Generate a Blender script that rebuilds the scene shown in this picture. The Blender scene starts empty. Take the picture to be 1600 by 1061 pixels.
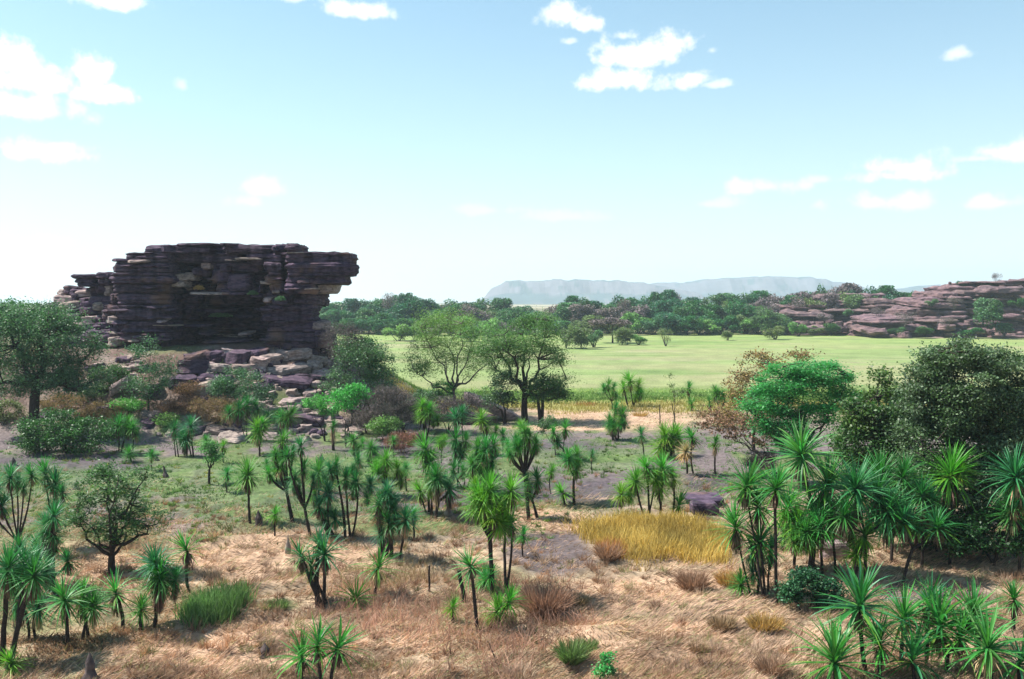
import bpy, math, random
import numpy as np
from mathutils import Vector

S = bpy.context.scene
COL = S.collection
R = math.radians
rng = np.random.default_rng(7)
random.seed(7)

# ------------------------------------------------------------------ camera
F = 1500.0                      # focal length in photo pixels (1600 wide)
CAMZ = 12.0
HOR = 470.0
PITCH = math.atan((530.5 - HOR) / F)
cam = bpy.data.objects.new('camera', bpy.data.cameras.new('camera'))
COL.objects.link(cam)
cam.data.sensor_width = 36
cam.data.lens = 36 * F / 1600
cam.data.clip_start = 0.5
cam.data.clip_end = 30000
cam.location = (0, 0, CAMZ)
cam.rotation_euler = (math.pi / 2 - PITCH, 0, 0)
S.camera = cam

# ------------------------------------------------------------------ light, sky, exposure
SUN_EL, SUN_AZ = R(55), R(-80)          # azimuth measured from +Y towards +X
sd = Vector((math.sin(SUN_AZ) * math.cos(SUN_EL), math.cos(SUN_AZ) * math.cos(SUN_EL), math.sin(SUN_EL)))
sun = bpy.data.objects.new('sun', bpy.data.lights.new('sun', 'SUN'))
COL.objects.link(sun)
sun.data.energy = 5.0
sun.data.angle = R(0.53)
sun.data.color = (1.0, 0.95, 0.86)
sun.rotation_euler = (-sd).to_track_quat('-Z', 'Y').to_euler()

W = bpy.data.worlds.new('World')
S.world = W
W.use_nodes = True
nt = W.node_tree
nt.nodes.clear()
N, LK = nt.nodes, nt.links


def wm(op, a, b=None, c=None, clamp=False):
    n = N.new('ShaderNodeMath')
    n.operation = op
    n.use_clamp = clamp
    for i, v in enumerate((a, b, c)):
        if v is None:
            continue
        if isinstance(v, (int, float)):
            n.inputs[i].default_value = v
        else:
            LK.new(v, n.inputs[i])
    return n.outputs[0]


tex = N.new('ShaderNodeTexCoord')
sky = N.new('ShaderNodeTexSky')
sky.sky_type = 'NISHITA'
sky.sun_disc = False
sky.sun_elevation = SUN_EL
sky.sun_rotation = SUN_AZ
sky.air_density = 1.0
sky.dust_density = 1.0
sky.ozone_density = 1.0
sep = N.new('ShaderNodeSeparateXYZ')
LK.new(tex.outputs['Generated'], sep.inputs[0])
az = wm('ARCTAN2', sep.outputs[0], sep.outputs[1])
el = wm('ARCSINE', sep.outputs[2])
nz = N.new('ShaderNodeTexNoise')
nz.inputs['Scale'].default_value = 30
nz.inputs['Detail'].default_value = 7
nz.inputs['Roughness'].default_value = 0.6
LK.new(tex.outputs['Generated'], nz.inputs['Vector'])
nz2 = N.new('ShaderNodeTexNoise')
nz2.inputs['Scale'].default_value = 9
nz2.inputs['Detail'].default_value = 3
LK.new(tex.outputs['Generated'], nz2.inputs['Vector'])
warp = wm('MULTIPLY_ADD', nz.outputs[0], 3.4, -1.7)
# clouds, each a cumulus at a bearing and height above the horizon: (px, py, rx, ry, strength) in photo pixels
CL = [(20, 100, 48, 32, 1), (70, 130, 62, 24, 1), (150, 125, 28, 36, 1), (170, 152, 50, 20, 1), (60, 175, 85, 22, .7),
      (78, 240, 62, 20, .9), (175, 8, 55, 16, .8), (560, 24, 75, 16, .8), (460, 4, 30, 12, .5), (872, 28, 40, 24, .8), (912, 45, 28, 14, .8), (1005, 92, 82, 30, 1),
      (965, 130, 85, 22, 1), (1078, 128, 34, 22, 1), (1115, 136, 40, 8, .5), (975, 62, 24, 10, .6), (888, 70, 14, 9, .5), (1108, 84, 12, 9, .5),
      (1484, 90, 20, 13, .6), (1415, 262, 72, 24, .9), (1410, 275, 85, 14, .8), (1575, 238, 58, 20, .8), (1520, 250, 60, 8, .4), (1200, 292, 66, 18, .6), (1280, 282, 30, 10, .4),
      (1380, 318, 80, 16, .5), (1560, 318, 50, 16, .5), (405, 295, 34, 20, .5), (385, 315, 30, 12, .4), (290, 138, 12, 12, .35), (75, 378, 34, 12, .35),
      (760, 330, 60, 12, .3), (1110, 320, 70, 10, .3), (880, 340, 80, 12, .25),
      # and the same kind of sky outside the frame
      (-180, 200, 90, 30, .9), (-420, 120, 110, 36, .9), (1800, 160, 90, 30, .9), (2080, 60, 120, 34, 1), (300, -160, 110, 40, 1), (900, -260, 140, 46, 1), (1500, -140, 110, 36, 1), (-300, -250, 150, 50, 1)]
total = None
for (px, py, rx, ry, st) in CL:
    a0 = math.atan((px - 800) / F)
    e0 = math.atan((HOR - py) / F * math.cos(a0))
    dx = wm('DIVIDE', wm('SUBTRACT', az, a0), rx * .98 / F)
    dy0 = wm('SUBTRACT', el, e0)
    # flat underside: the lower half is squeezed
    dy = wm('DIVIDE', dy0, ry * 1.0 / F)
    dyl = wm('DIVIDE', dy0, -ry * 0.7 / F)
    dyy = wm('MAXIMUM', dy, dyl)
    r = wm('SQRT', wm('ADD', wm('MULTIPLY', dx, dx), wm('MULTIPLY', dyy, dyy)))
    m = wm('ADD', wm('SUBTRACT', 1.0, r), warp)
    mm = N.new('ShaderNodeMapRange')
    mm.interpolation_type = 'SMOOTHSTEP'
    LK.new(m, mm.inputs[0])
    mm.inputs[1].default_value = -0.1
    mm.inputs[2].default_value = 0.85
    mm.inputs[3].default_value = 0
    mm.inputs[4].default_value = min(1, st * 1.08)
    total = mm.outputs[0] if total is None else wm('MAXIMUM', total, mm.outputs[0])
# hazy white veil that thickens toward the horizon
skyc = N.new('ShaderNodeMix')
skyc.data_type = 'RGBA'
CLOUD = (9.6, 9.3, 9.0, 1)
LK.new(total, skyc.inputs[0])
film = N.new('ShaderNodeVectorMath')
film.operation = 'MULTIPLY'
LK.new(sky.outputs[0], film.inputs[0])
film.inputs[1].default_value = (.80, 1.12, 1.10)      # green-blue film cast multiplied into the sky colour
veil = N.new('ShaderNodeMix')      # white tropical haze low in the sky, alike all round
veil.data_type = 'RGBA'
LK.new(wm('MULTIPLY', wm('POWER', 2.718, wm('MULTIPLY', wm('MAXIMUM', el, 0.0), -6.2)), .86), veil.inputs[0])
LK.new(film.outputs[0], veil.inputs[6])
veil.inputs[7].default_value = (7.0, 7.7, 7.6, 1)
LK.new(veil.outputs[2], skyc.inputs[6])
cc = N.new('ShaderNodeMix')
cc.data_type = 'RGBA'
LK.new(wm('MULTIPLY_ADD', nz2.outputs[0], 3.0, -1.0, clamp=True), cc.inputs[0])
cc.inputs[6].default_value = (8.0, 8.1, 8.6, 1)
cc.inputs[7].default_value = CLOUD
LK.new(cc.outputs[2], skyc.inputs[7])
bg = N.new('ShaderNodeBackground')
bg.inputs[1].default_value = 0.082
LK.new(skyc.outputs[2], bg.inputs[0])
wo = N.new('ShaderNodeOutputWorld')
LK.new(bg.outputs[0], wo.inputs[0])

S.view_settings.view_transform = 'Standard'
S.view_settings.look = 'None'
S.view_settings.exposure = 1.0
S.view_settings.gamma = 1
S.render.engine = 'CYCLES'
cy = S.cycles
cy.max_bounces = 6
cy.diffuse_bounces = 2
cy.glossy_bounces = 2
cy.transmission_bounces = 3
cy.transparent_max_bounces = 4
cy.volume_bounces = 1
cy.caustics_reflective = False
cy.caustics_refractive = False
cy.use_denoising = True
cy.denoiser = 'OPENIMAGEDENOISE'
cy.denoising_prefilter = 'ACCURATE'
cy.denoising_input_passes = 'RGB_ALBEDO_NORMAL'


# ------------------------------------------------------------------ helpers
def hash3(ix, iy, iz, s):
    n = (ix.astype(np.int64) * 73856093) ^ (iy.astype(np.int64) * 19349663) ^ (iz.astype(np.int64) * 83492791) ^ (s * 2654435)
    n = (n ^ (n >> 13)) * 1274126177 & 0x7fffffff
    n = (n ^ (n >> 16)) * 668265263 & 0x7fffffff
    return (n & 0xffffff) / float(0xffffff)


def vnoise(x, y, z=0.0, s=0):
    x, y, z = np.broadcast_arrays(np.asarray(x, float), np.asarray(y, float), np.asarray(z, float))
    ix, iy, iz = np.floor(x), np.floor(y), np.floor(z)
    fx, fy, fz = x - ix, y - iy, z - iz
    fx, fy, fz = [t * t * (3 - 2 * t) for t in (fx, fy, fz)]
    def h(a, b, c):
        return hash3(ix + a, iy + b, iz + c, s)
    c00 = h(0, 0, 0) * (1 - fx) + h(1, 0, 0) * fx
    c10 = h(0, 1, 0) * (1 - fx) + h(1, 1, 0) * fx
    c01 = h(0, 0, 1) * (1 - fx) + h(1, 0, 1) * fx
    c11 = h(0, 1, 1) * (1 - fx) + h(1, 1, 1) * fx
    return (c00 * (1 - fy) + c10 * fy) * (1 - fz) + (c01 * (1 - fy) + c11 * fy) * fz - 0.5


def fbm(x, y, z=0.0, s=0, o=4):
    t, a, f = 0, 1.0, 1.0
    for i in range(o):
        t = t + a * vnoise(np.asarray(x) * f, np.asarray(y) * f, np.asarray(z) * f, s + i)
        a *= .5
        f *= 2.03
    return t


def sstep(a, b, x):
    t = np.clip((np.asarray(x, float) - a) / (b - a), 0, 1)
    return t * t * (3 - 2 * t)


def mesh(name, V, Fs, mat=None, parent=None, smooth=True, col=None, mats=None, midx=None, link=True):
    """V (n,3); Fs one (m,k) array or a list of them; col (n,3) base colour variation."""
    if not isinstance(Fs, list):
        Fs = [Fs]
    Fs = [np.asarray(f, np.int32) for f in Fs if len(f)]
    me = bpy.data.meshes.new(name)
    V = np.asarray(V, np.float32)
    me.vertices.add(len(V))
    me.vertices.foreach_set('co', V.ravel())
    loops = np.concatenate([f.ravel() for f in Fs])
    tot = np.concatenate([np.full(len(f), f.shape[1], np.int32) for f in Fs])
    st = np.concatenate([[0], np.cumsum(tot)[:-1]]).astype(np.int32)
    me.loops.add(len(loops))
    me.loops.foreach_set('vertex_index', loops)
    me.polygons.add(len(tot))
    me.polygons.foreach_set('loop_start', st)
    me.polygons.foreach_set('loop_total', tot)
    me.polygons.foreach_set('use_smooth', np.full(len(tot), smooth))
    if midx is not None:
        me.polygons.foreach_set('material_index', np.asarray(midx, np.int32))
    me.update()
    if col is None:
        col = np.ones((len(V), 3))
    a = me.color_attributes.new('Col', 'FLOAT_COLOR', 'POINT')
    a.data.foreach_set('color', np.hstack([col, np.ones((len(V), 1))]).astype(np.float32).ravel())
    for m in (mats or [mat]):
        me.materials.append(m)
    if not link:
        return me
    return obj(name, me, parent)


def obj(name, me, parent=None, loc=None):
    o = bpy.data.objects.new(name, me)
    COL.objects.link(o)
    if parent is not None:
        o.parent = parent
    if loc is not None:
        o.location = loc
    return o


def tag(o, label=None, cat=None, group=None, kind=None):
    for k, v in (('label', label), ('category', cat), ('group', group), ('kind', kind)):
        if v:
            o[k] = v
    return o


def thing(name, loc, label, cat, group=None):
    return tag(obj(name, None, None, loc), label, cat, group)


class Acc:
    def __init__(s):
        s.V, s.F, s.C, s.n = [], {}, [], 0

    def add(s, V, Fq, c=(1, 1, 1)):
        V = np.asarray(V, float)
        if not len(V):
            return
        s.V.append(V)
        s.F.setdefault(Fq.shape[1], []).append(Fq + s.n)
        c = np.asarray(c, float)
        s.C.append(np.broadcast_to(c, (len(V), 3)) if c.ndim == 1 else c)
        s.n += len(V)

    def get(s):
        return np.vstack(s.V), [np.vstack(f) for f in s.F.values()], np.vstack(s.C)

    def build(s, name, mat, parent=None, off=(0, 0, 0), smooth=True, link=True):
        V, Fs, C = s.get()
        return mesh(name, V - np.array(off), Fs, mat, parent, smooth, C, link=link)


def tube(P, rad, n=6):
    P = np.asarray(P, float)
    rad = np.broadcast_to(np.asarray(rad, float), (len(P),))
    T = np.gradient(P, axis=0)
    T /= np.linalg.norm(T, axis=1)[:, None] + 1e-9
    ref = np.array([0.31, 0.95, 0.05])
    A = np.cross(T, ref)
    A /= np.linalg.norm(A, axis=1)[:, None] + 1e-9
    B = np.cross(T, A)
    th = np.linspace(0, 2 * np.pi, n, endpoint=False)
    V = P[:, None, :] + rad[:, None, None] * (np.cos(th)[None, :, None] * A[:, None, :] + np.sin(th)[None, :, None] * B[:, None, :])
    i = np.arange(len(P) - 1)[:, None] * n
    j = np.arange(n)[None, :]
    k = (j + 1) % n
    Fq = np.stack([i + j, i + k, i + n + k, i + n + j], -1).reshape(-1, 4)
    return V.reshape(-1, 3), Fq


# pixel of the photograph <-> place in the world
cp, sp = math.cos(PITCH), math.sin(PITCH)


def ray(px, py):
    u, v = (px - 800) / F, (530.5 - py) / F
    return np.array([u, cp + v * sp, -sp + v * cp])


def at(px, py, Y):
    d = ray(px, py)
    return d * (Y / d[1]) + np.array([0, 0, CAMZ])


def proj(x, y, z):
    dz = z - CAMZ
    c = y * cp - dz * sp
    u = y * sp + dz * cp
    return 800 + F * x / c, 530.5 - F * u / c


# ------------------------------------------------------------------ lie of the land
def hgt(x, y, fine=True):
    x, y = np.asarray(x, float), np.asarray(y, float)
    ex = np.where(x > -34, (x + 34) / 28.0, (x + 34) / 70.0)
    ey = np.where(y < 108, (y - 108) / 27.0, (y - 108) / 40.0)
    d = np.sqrt(ex * ex + ey * ey)
    h = 7.4 * (1 - sstep(0.36, 1.0, d)) 
    h = h + 3.0 * sstep(-42, -75, x) * sstep(60, 95, y) * (1 - sstep(120, 170, y))
    pl = sstep(118, 134, y)
    wood = (1 - pl)
    amp = np.where(h > .3, 1.0, 0.5)
    h = h + wood * (0.9 * fbm(x / 19, y / 19, 0, 3, 3) * amp)
    h = h - 0.35 * pl
    if fine:
        nearf = np.clip(1.5 - y / 90.0, 0, 1)
        # hummocks of flattened grass, combed one way
        h = h + nearf * 0.42 * fbm((x + 0.35 * y) / 2.6, (y - .35 * x) / 1.3, 0, 11, 4)
        h = h + wood * 0.10 * fbm(x / 1.1, y / 1.1, 0, 21, 3)
    # the ground stays low under the outcrop across the plain
    return h


def ground(px, py):
    """first place where the sight line through a photo pixel meets the ground"""
    d = ray(px, py)
    Y = np.linspace(20, 900, 7000)
    X = d[0] / d[1] * Y
    Z = CAMZ + d[2] / d[1] * Y
    below = Z < hgt(X, Y)
    if below.any():
        i = int(np.argmax(below))
    else:
        i = len(Y) - 1
    return np.array([X[i], Y[i], float(hgt(X[i], Y[i]))])


# ------------------------------------------------------------------ materials
def newmat(name):
    m = bpy.data.materials.new(name)
    m.use_nodes = True
    n = m.node_tree.nodes
    n.clear()
    out = n.new('ShaderNodeOutputMaterial')
    return m, n, m.node_tree.links, out


def mixc(n, l, f, a, b, bt='MIX'):
    x = n.new('ShaderNodeMix')
    x.data_type = 'RGBA'
    x.blend_type = bt
    for s, v in ((0, f), (6, a), (7, b)):
        if isinstance(v, (int, float)):
            x.inputs[s].default_value = v
        elif isinstance(v, tuple):
            x.inputs[s].default_value = (*v, 1) if len(v) == 3 else v
        else:
            l.new(v, x.inputs[s])
    return x.outputs[2]


def foliage(name, c, trans=0.35, rough=0.5, spec=0.35, tc=None):
    m, n, l, out = newmat(name)
    a = n.new('ShaderNodeAttribute')
    a.attribute_name = 'Col'
    base = mixc(n, l, 1.0, a.outputs['Color'], c, 'MULTIPLY')
    oi = n.new('ShaderNodeObjectInfo')
    mr = n.new('ShaderNodeMapRange')
    l.new(oi.outputs['Random'], mr.inputs[0])
    mr.inputs[3].default_value = 0.47
    mr.inputs[4].default_value = 0.53
    hs = n.new('ShaderNodeHueSaturation')
    l.new(mr.outputs[0], hs.inputs['Hue'])
    l.new(base, hs.inputs['Color'])
    p = n.new('ShaderNodeBsdfPrincipled')
    l.new(hs.outputs[0], p.inputs['Base Color'])
    p.inputs['Roughness'].default_value = rough
    p.inputs['Specular IOR Level'].default_value = spec
    t = n.new('ShaderNodeBsdfTranslucent')
    l.new(mixc(n, l, 1.0, hs.outputs[0], tc or (1.15, 1.55, .85), 'MULTIPLY'), t.inputs[0])
    ms = n.new('ShaderNodeMixShader')
    ms.inputs[0].default_value = trans
    l.new(p.outputs[0], ms.inputs[1])
    l.new(t.outputs[0], ms.inputs[2])
    l.new(ms.outputs[0], out.inputs[0])
    return m


def solid(name, c1, c2, scale=4.0, rough=0.9, bump=0.3, dist=0.03, stretch=(1, 1, 1), usecol=False, extra=None, spec=0.2):
    m, n, l, out = newmat(name)
    g = n.new('ShaderNodeNewGeometry')
    mp = n.new('ShaderNodeMapping')
    mp.inputs['Scale'].default_value = stretch
    l.new(g.outputs['Position'], mp.inputs[0])
    nz = n.new('ShaderNodeTexNoise')
    nz.inputs['Scale'].default_value = scale
    nz.inputs['Detail'].default_value = 8
    nz.inputs['Roughness'].default_value = .65
    l.new(mp.outputs[0], nz.inputs['Vector'])
    cr = n.new('ShaderNodeMapRange')
    cr.inputs[1].default_value = 0.35
    cr.inputs[2].default_value = 0.65
    l.new(nz.outputs[0], cr.inputs[0])
    c = mixc(n, l, cr.outputs[0], c1, c2)
    if extra:
        c = extra(n, l, g, mp, c)
    if usecol:
        a = n.new('ShaderNodeAttribute')
        a.attribute_name = 'Col'
        c = mixc(n, l, 1.0, a.outputs['Color'], c, 'MULTIPLY')
    p = n.new('ShaderNodeBsdfPrincipled')
    l.new(c, p.inputs['Base Color'])
    p.inputs['Roughness'].default_value = rough
    p.inputs['Specular IOR Level'].default_value = spec
    b = n.new('ShaderNodeBump')
    b.inputs['Strength'].default_value = bump
    b.inputs['Distance'].default_value = dist
    l.new(nz.outputs[0], b.inputs['Height'])
    l.new(b.outputs[0], p.inputs['Normal'])
    l.new(p.outputs[0], out.inputs[0])
    return m


def stains(n, l, g, mp, c):
    """iron and black water stains running down, orange-pink patches of fresh stone"""
    m2 = n.new('ShaderNodeMapping')
    m2.inputs['Scale'].default_value = (1.1, 1.1, 0.12)
    l.new(g.outputs['Position'], m2.inputs[0])
    a = n.new('ShaderNodeTexNoise')
    a.inputs['Scale'].default_value = 0.9
    a.inputs['Detail'].default_value = 6
    l.new(m2.outputs[0], a.inputs['Vector'])
    r = n.new('ShaderNodeMapRange')
    r.inputs[1].default_value = .5
    r.inputs[2].default_value = .66
    l.new(a.outputs[0], r.inputs[0])
    c = mixc(n, l, r.outputs[0], c, mixc(n, l, 1.0, c, (.35, .33, .38), 'MULTIPLY'))
    b = n.new('ShaderNodeTexNoise')
    b.inputs['Scale'].default_value = .33
    b.inputs['Detail'].default_value = 5
    l.new(g.outputs['Position'], b.inputs['Vector'])
    r2 = n.new('ShaderNodeMapRange')
    r2.inputs[1].default_value = .55
    r2.inputs[2].default_value = .7
    l.new(b.outputs[0], r2.inputs[0])
    return mixc(n, l, r2.outputs[0], c, (.17, .10, .08))


M = {}
M['rock'] = solid('weathered_sandstone', (.028, .020, .038), (.118, .076, .108), 1.6, .92, .9, .12, (1, 1, 3.2), True, stains)
M['rock_pale'] = solid('pale_sandstone', (.12, .088, .088), (.40, .31, .275), 2.2, .92, .8, .08, (1, 1, 2.5), True)
M['rock_far'] = solid('far_sandstone', (.05, .032, .043), (.22, .14, .14), .35, .92, .8, .5, (1, 1, 3), True, None)
M['bark'] = solid('dark_bark', (.018, .014, .013), (.055, .042, .036), 9, .95, .6, .02, (1, 1, .3))
M['bark_grey'] = solid('grey_bark', (.06, .05, .045), (.16, .13, .115), 9, .95, .6, .02, (1, 1, .3))
M['ptrunk'] = solid('pandanus_trunk', (.014, .011, .010), (.045, .034, .030), 12, .95, .6, .02, (1, 1, 2))
M['mound'] = solid('termite_earth', (.05, .038, .04), (.12, .09, .085), 5, .95, .8, .05)
M['mound_pale'] = solid('pale_termite_earth', (.22, .17, .14), (.36, .29, .24), 5, .95, .8, .05)
M['pleaf'] = foliage('pandanus_leaf', (.05, .21, .04), .33, .46, .35)
M['pleaf_blue'] = foliage('pandanus_leaf_bluish', (.03, .16, .05), .3, .44, .38)
M['pleaf_yel'] = foliage('pandanus_leaf_yellowish', (.10, .26, .03), .36, .46, .35)
M['dead'] = foliage('dead_pandanus_leaf', (.12, .078, .055), .15, .8, .1)
M['deadp'] = foliage('pale_dead_leaf', (.36, .26, .15), .2, .8, .1)
M['g_dark'] = foliage('dark_green_leaf', (.032, .105, .026), .28)
M['g_teal'] = foliage('teal_green_leaf', (.028, .10, .045), .28)
M['g_grey'] = foliage('grey_green_leaf', (.075, .145, .065), .3)
M['g_olive'] = foliage('olive_leaf', (.115, .155, .060), .3)
M['g_light'] = foliage('light_green_leaf', (.12, .24, .07), .35)
M['g_bright'] = foliage('bright_green_leaf', (.075, .30, .065), .38)
M['g_purple'] = foliage('purple_grey_twig', (.15, .115, .12), .15, .8)
M['g_twig'] = foliage('bare_twigs', (.10, .078, .08), .15, .8)
M['g_brown'] = foliage('red_brown_leaf', (.22, .12, .075), .25, .8)
M['g_orange'] = foliage('orange_brown_leaf', (.30, .185, .09), .3, .7)
M['straw'] = foliage('straw', (.43, .325, .235), .25, .8, .1, (1.2, 1.1, .9))
M['straw_red'] = foliage('reddish_straw', (.31, .215, .135), .3, .8, .1, (1.3, 1.1, .9))
M['straw_gold'] = foliage('golden_straw', (.42, .265, .095), .3, .8, .1, (1.3, 1.2, .8))
M['cover'] = foliage('green_ground_cover', (.12, .185, .065), .3, .7, .2)

# ------------------------------------------------------------------ the ground
def zone(px, py, cx, cy, rx, ry, nz):
    """1 inside an uneven patch whose middle is seen at cx, cy"""
    d = np.sqrt(((px - cx) / rx) ** 2 + ((py - cy) / ry) ** 2)
    return sstep(1.25, .75, d + nz)


def gcolor(x, y, z):
    """base colour of the soil and the low dry cover, place by place"""
    px, py = proj(x, y, z)
    inview = y > 18
    px = np.where(inview, px, 800 + x * 20)
    py = np.where(inview, py, 1100)
    n1 = fbm(x / 7, y / 7, 0, 31, 4)
    n2 = fbm(x / 2.2, y / 3.0, 0, 37, 4)
    n3 = fbm(x / .7, y / .5, 0, 43, 3)
    C = lambda *c: np.array(c)
    def mx(c, k, f):
        return c * (1 - f[..., None]) + C(*k) * f[..., None]
    straw, brown, dark = (.40, .295, .20), (.19, .13, .095), (.11, .085, .08)
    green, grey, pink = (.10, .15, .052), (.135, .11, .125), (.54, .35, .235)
    c = np.broadcast_to(C(*straw), x.shape + (3,)).copy()
    c = mx(c, brown, sstep(-.05, .5, n2) * .85)
    c = mx(c, (.55, .40, .27), sstep(.0, .6, -n2) * .6)
    c = mx(c, green, sstep(.15, .5, n1) * .45)
    # the middle ground: dark burnt soil with green shoots
    mid = sstep(885, 800, py + n1 * 60 + np.maximum(px - 650, 0) * .12) * sstep(600, 690, py)
    t = mx(np.broadcast_to(C(*grey), c.shape), green, sstep(-.12, .25, n2 + n1 * .4))
    t = mx(t, brown, sstep(.2, .6, n3) * .5)
    c = c * (1 - mid[..., None] * .9) + t * mid[..., None] * .9
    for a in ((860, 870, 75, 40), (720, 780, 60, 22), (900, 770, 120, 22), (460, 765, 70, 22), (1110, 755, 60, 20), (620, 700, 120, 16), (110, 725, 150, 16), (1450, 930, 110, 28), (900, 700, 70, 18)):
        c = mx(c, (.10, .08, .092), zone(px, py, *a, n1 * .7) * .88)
    for a in ((120, 850, 150, 30), (60, 950, 120, 40), (420, 800, 120, 30), (620, 820, 90, 26), (470, 745, 110, 22), (920, 715, 120, 18), (330, 745, 130, 28), (560, 740, 120, 25), (80, 760, 150, 30), (330, 940, 60, 26), (1000, 980, 60, 16), (430, 945, 30, 9), (720, 965, 60, 20)):
        c = mx(c, (.115, .185, .055), zone(px, py, *a, n1 * .8 + n2 * .3) * .55)
    # patches of pink-orange dead grass
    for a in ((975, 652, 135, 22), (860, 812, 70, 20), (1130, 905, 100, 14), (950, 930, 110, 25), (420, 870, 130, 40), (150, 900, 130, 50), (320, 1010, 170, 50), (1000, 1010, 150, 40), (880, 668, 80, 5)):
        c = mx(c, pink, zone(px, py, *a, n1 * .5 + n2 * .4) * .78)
    # the rocky slope
    slope = sstep(.9, 2.4, z) * sstep(75, 84, y)
    t = mx(np.broadcast_to(C(.14, .09, .075), c.shape), (.24, .185, .16), sstep(-.1, .4, n2))
    t = mx(t, (.12, .14, .06), sstep(.1, .5, n1))
    c = c * (1 - slope[..., None]) + t * slope[..., None]
    # edge of the plain: yellow then deep green sedge
    e = sstep(104, 110, y + n1 * 7) * sstep(600, 700, px)
    c = mx(c, (.34, .33, .10), e * .9)
    e = sstep(114, 120, y + n1 * 8) * sstep(560, 640, px + n1 * 60)
    c = mx(c, (.13, .20, .045), e)
    e = sstep(127, 139, y + n1 * 9)
    pl = mx(np.broadcast_to(C(.245, .315, .115), c.shape), (.31, .325, .15), sstep(-.2, .3, fbm(x / 45, y / 14, 0, 51, 5)))
    pl = mx(pl, (.28, .38, .10), sstep(200, 330, y) * .6)
    pl = mx(pl, (.32, .31, .155), sstep(165, 130, y) * .6)
    pl = mx(pl, (.16, .25, .07), sstep(.18, .5, fbm(x / 26, y / 9, 0, 53, 5)) * .75)
    pl = mx(pl, (.36, .33, .19), sstep(.15, .45, fbm(x / 34, y / 7, 0, 153, 5)) * .6)
    pl = pl * (1 + .28 * fbm(x / 3.0, y / 4.0, 0, 57, 3))[..., None]
    c = c * (1 - e[..., None]) + pl * .88 * e[..., None]
    far = sstep(345, 375, y + n1 * 20)
    c = mx(c, (.20, .18, .10), far)
    c = mx(c, (.42, .36, .22), far * sstep(.15, .3, fbm(x / 300, y / 500, 0, 59, 3)))
    g = 1 + .35 * n3 * (y < 130)
    return np.clip(c * g[..., None] * .86, .01, .8)


def terrain():
    near = np.exp(np.linspace(math.log(18), math.log(400), 660))
    far = np.exp(np.linspace(math.log(400), math.log(6000), 60))[1:]
    Y = np.concatenate([[-400, -150, -60, -20, 0, 8, 14], near, far])
    s = np.linspace(-1, 1, 421)
    t = s * .72 + 3.5 * s ** 11
    Wd = np.maximum(Y, 18)[:, None] + 8
    X = np.clip(t[None, :] * Wd, -6000, 6000)
    Yg = np.broadcast_to(Y[:, None], X.shape)
    Z = hgt(X, Yg)
    c = gcolor(X, Yg, Z)
    V = np.stack([X, Yg, Z], -1).reshape(-1, 3)
    nr, nc = X.shape
    i = np.arange(nr - 1)[:, None] * nc + np.arange(nc - 1)[None, :]
    Fq = np.stack([i, i + 1, i + nc + 1, i + nc], -1).reshape(-1, 4)
    m = solid('soil_and_dry_cover', (.62, .62, .62), (1.25, 1.25, 1.25), 3.4, .95, .8, .06, (1, 1, 1), True)
    o = mesh('ground', V, Fq, m, None, True, c.reshape(-1, 3))
    tag(o, kind='structure')


terrain()


# ------------------------------------------------------------------ the escarpment far off
def scarp(name, prof, Y0, dz, seed, depth=700):
    px = np.linspace(prof[0][0], prof[-1][0], 420)
    py = np.interp(px, [p[0] for p in prof], [p[1] for p in prof])
    X = (px - 800) / F * Y0
    H = np.maximum(CAMZ + (HOR - py) / F * Y0, 2)
    H = H + 9 * fbm(X / 60, 0, 0, seed, 5)
    # cross-section from the foot: scree apron, cliff, stepped plateau
    u = np.array([0, .12, .25, .36, .42, .44, .50, .52, .6, .62, .8, 1.0, 1.3])
    zf = np.array([-.05, .10, .24, .38, .48, .66, .72, .90, .93, .99, 1.0, .98, -.05])
    Xg = np.broadcast_to(X, (len(u), len(X)))
    gul = 70 * fbm(X[None] / 110, u[:, None] * 1.5, 0, seed + 5, 4)
    Yg = Y0 + u[:, None] * depth + gul
    Z = zf[:, None] * H[None] + (zf[:, None] > .05) * 6 * fbm(Xg / 45, Yg / 45, 0, seed + 9, 4)
    V = np.stack([Xg, Yg, Z], -1).reshape(-1, 3)
    nr, nc = Xg.shape
    i = np.arange(nr - 1)[:, None] * nc + np.arange(nc - 1)[None, :]
    Fq = np.stack([i, i + 1, i + nc + 1, i + nc], -1).reshape(-1, 4)
    cl = ((zf > .4) & (zf < .95))[:, None] * np.ones(len(X))[None]
    n = fbm(Xg / 50, Yg / 50, 0, seed + 3, 4)
    c = np.where((cl * .6 + n > .35)[..., None], np.array([.13, .12, .14]), np.array([.035, .065, .07]))
    mt = solid(name + '_stone', (.75, .75, .75), (1.2, 1.2, 1.2), .02, .95, .3, 3, (1, 1, 1), True)
    tag(mesh(name, V, Fq, mt, None, True, c.reshape(-1, 3)), kind='structure')


scarp('escarpment', [(742, 474), (752, 466), (764, 449), (776, 442), (790, 436), (812, 433), (870, 434), (915, 432), (935, 431), (965, 434), (1000, 436), (1040, 439), (1075, 445), (1120, 456), (1150, 476)], 3600, 0, 101)
scarp('far_plateau', [(980, 476), (1020, 452), (1045, 441), (1075, 438), (1118, 438), (1130, 433), (1180, 431), (1235, 430), (1262, 428), (1300, 430), (1335, 433), (1370, 439), (1405, 446), (1460, 452), (1500, 446), (1540, 442), (1600, 450), (1760, 462), (1900, 476)], 4600, 0, 131)

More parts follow.
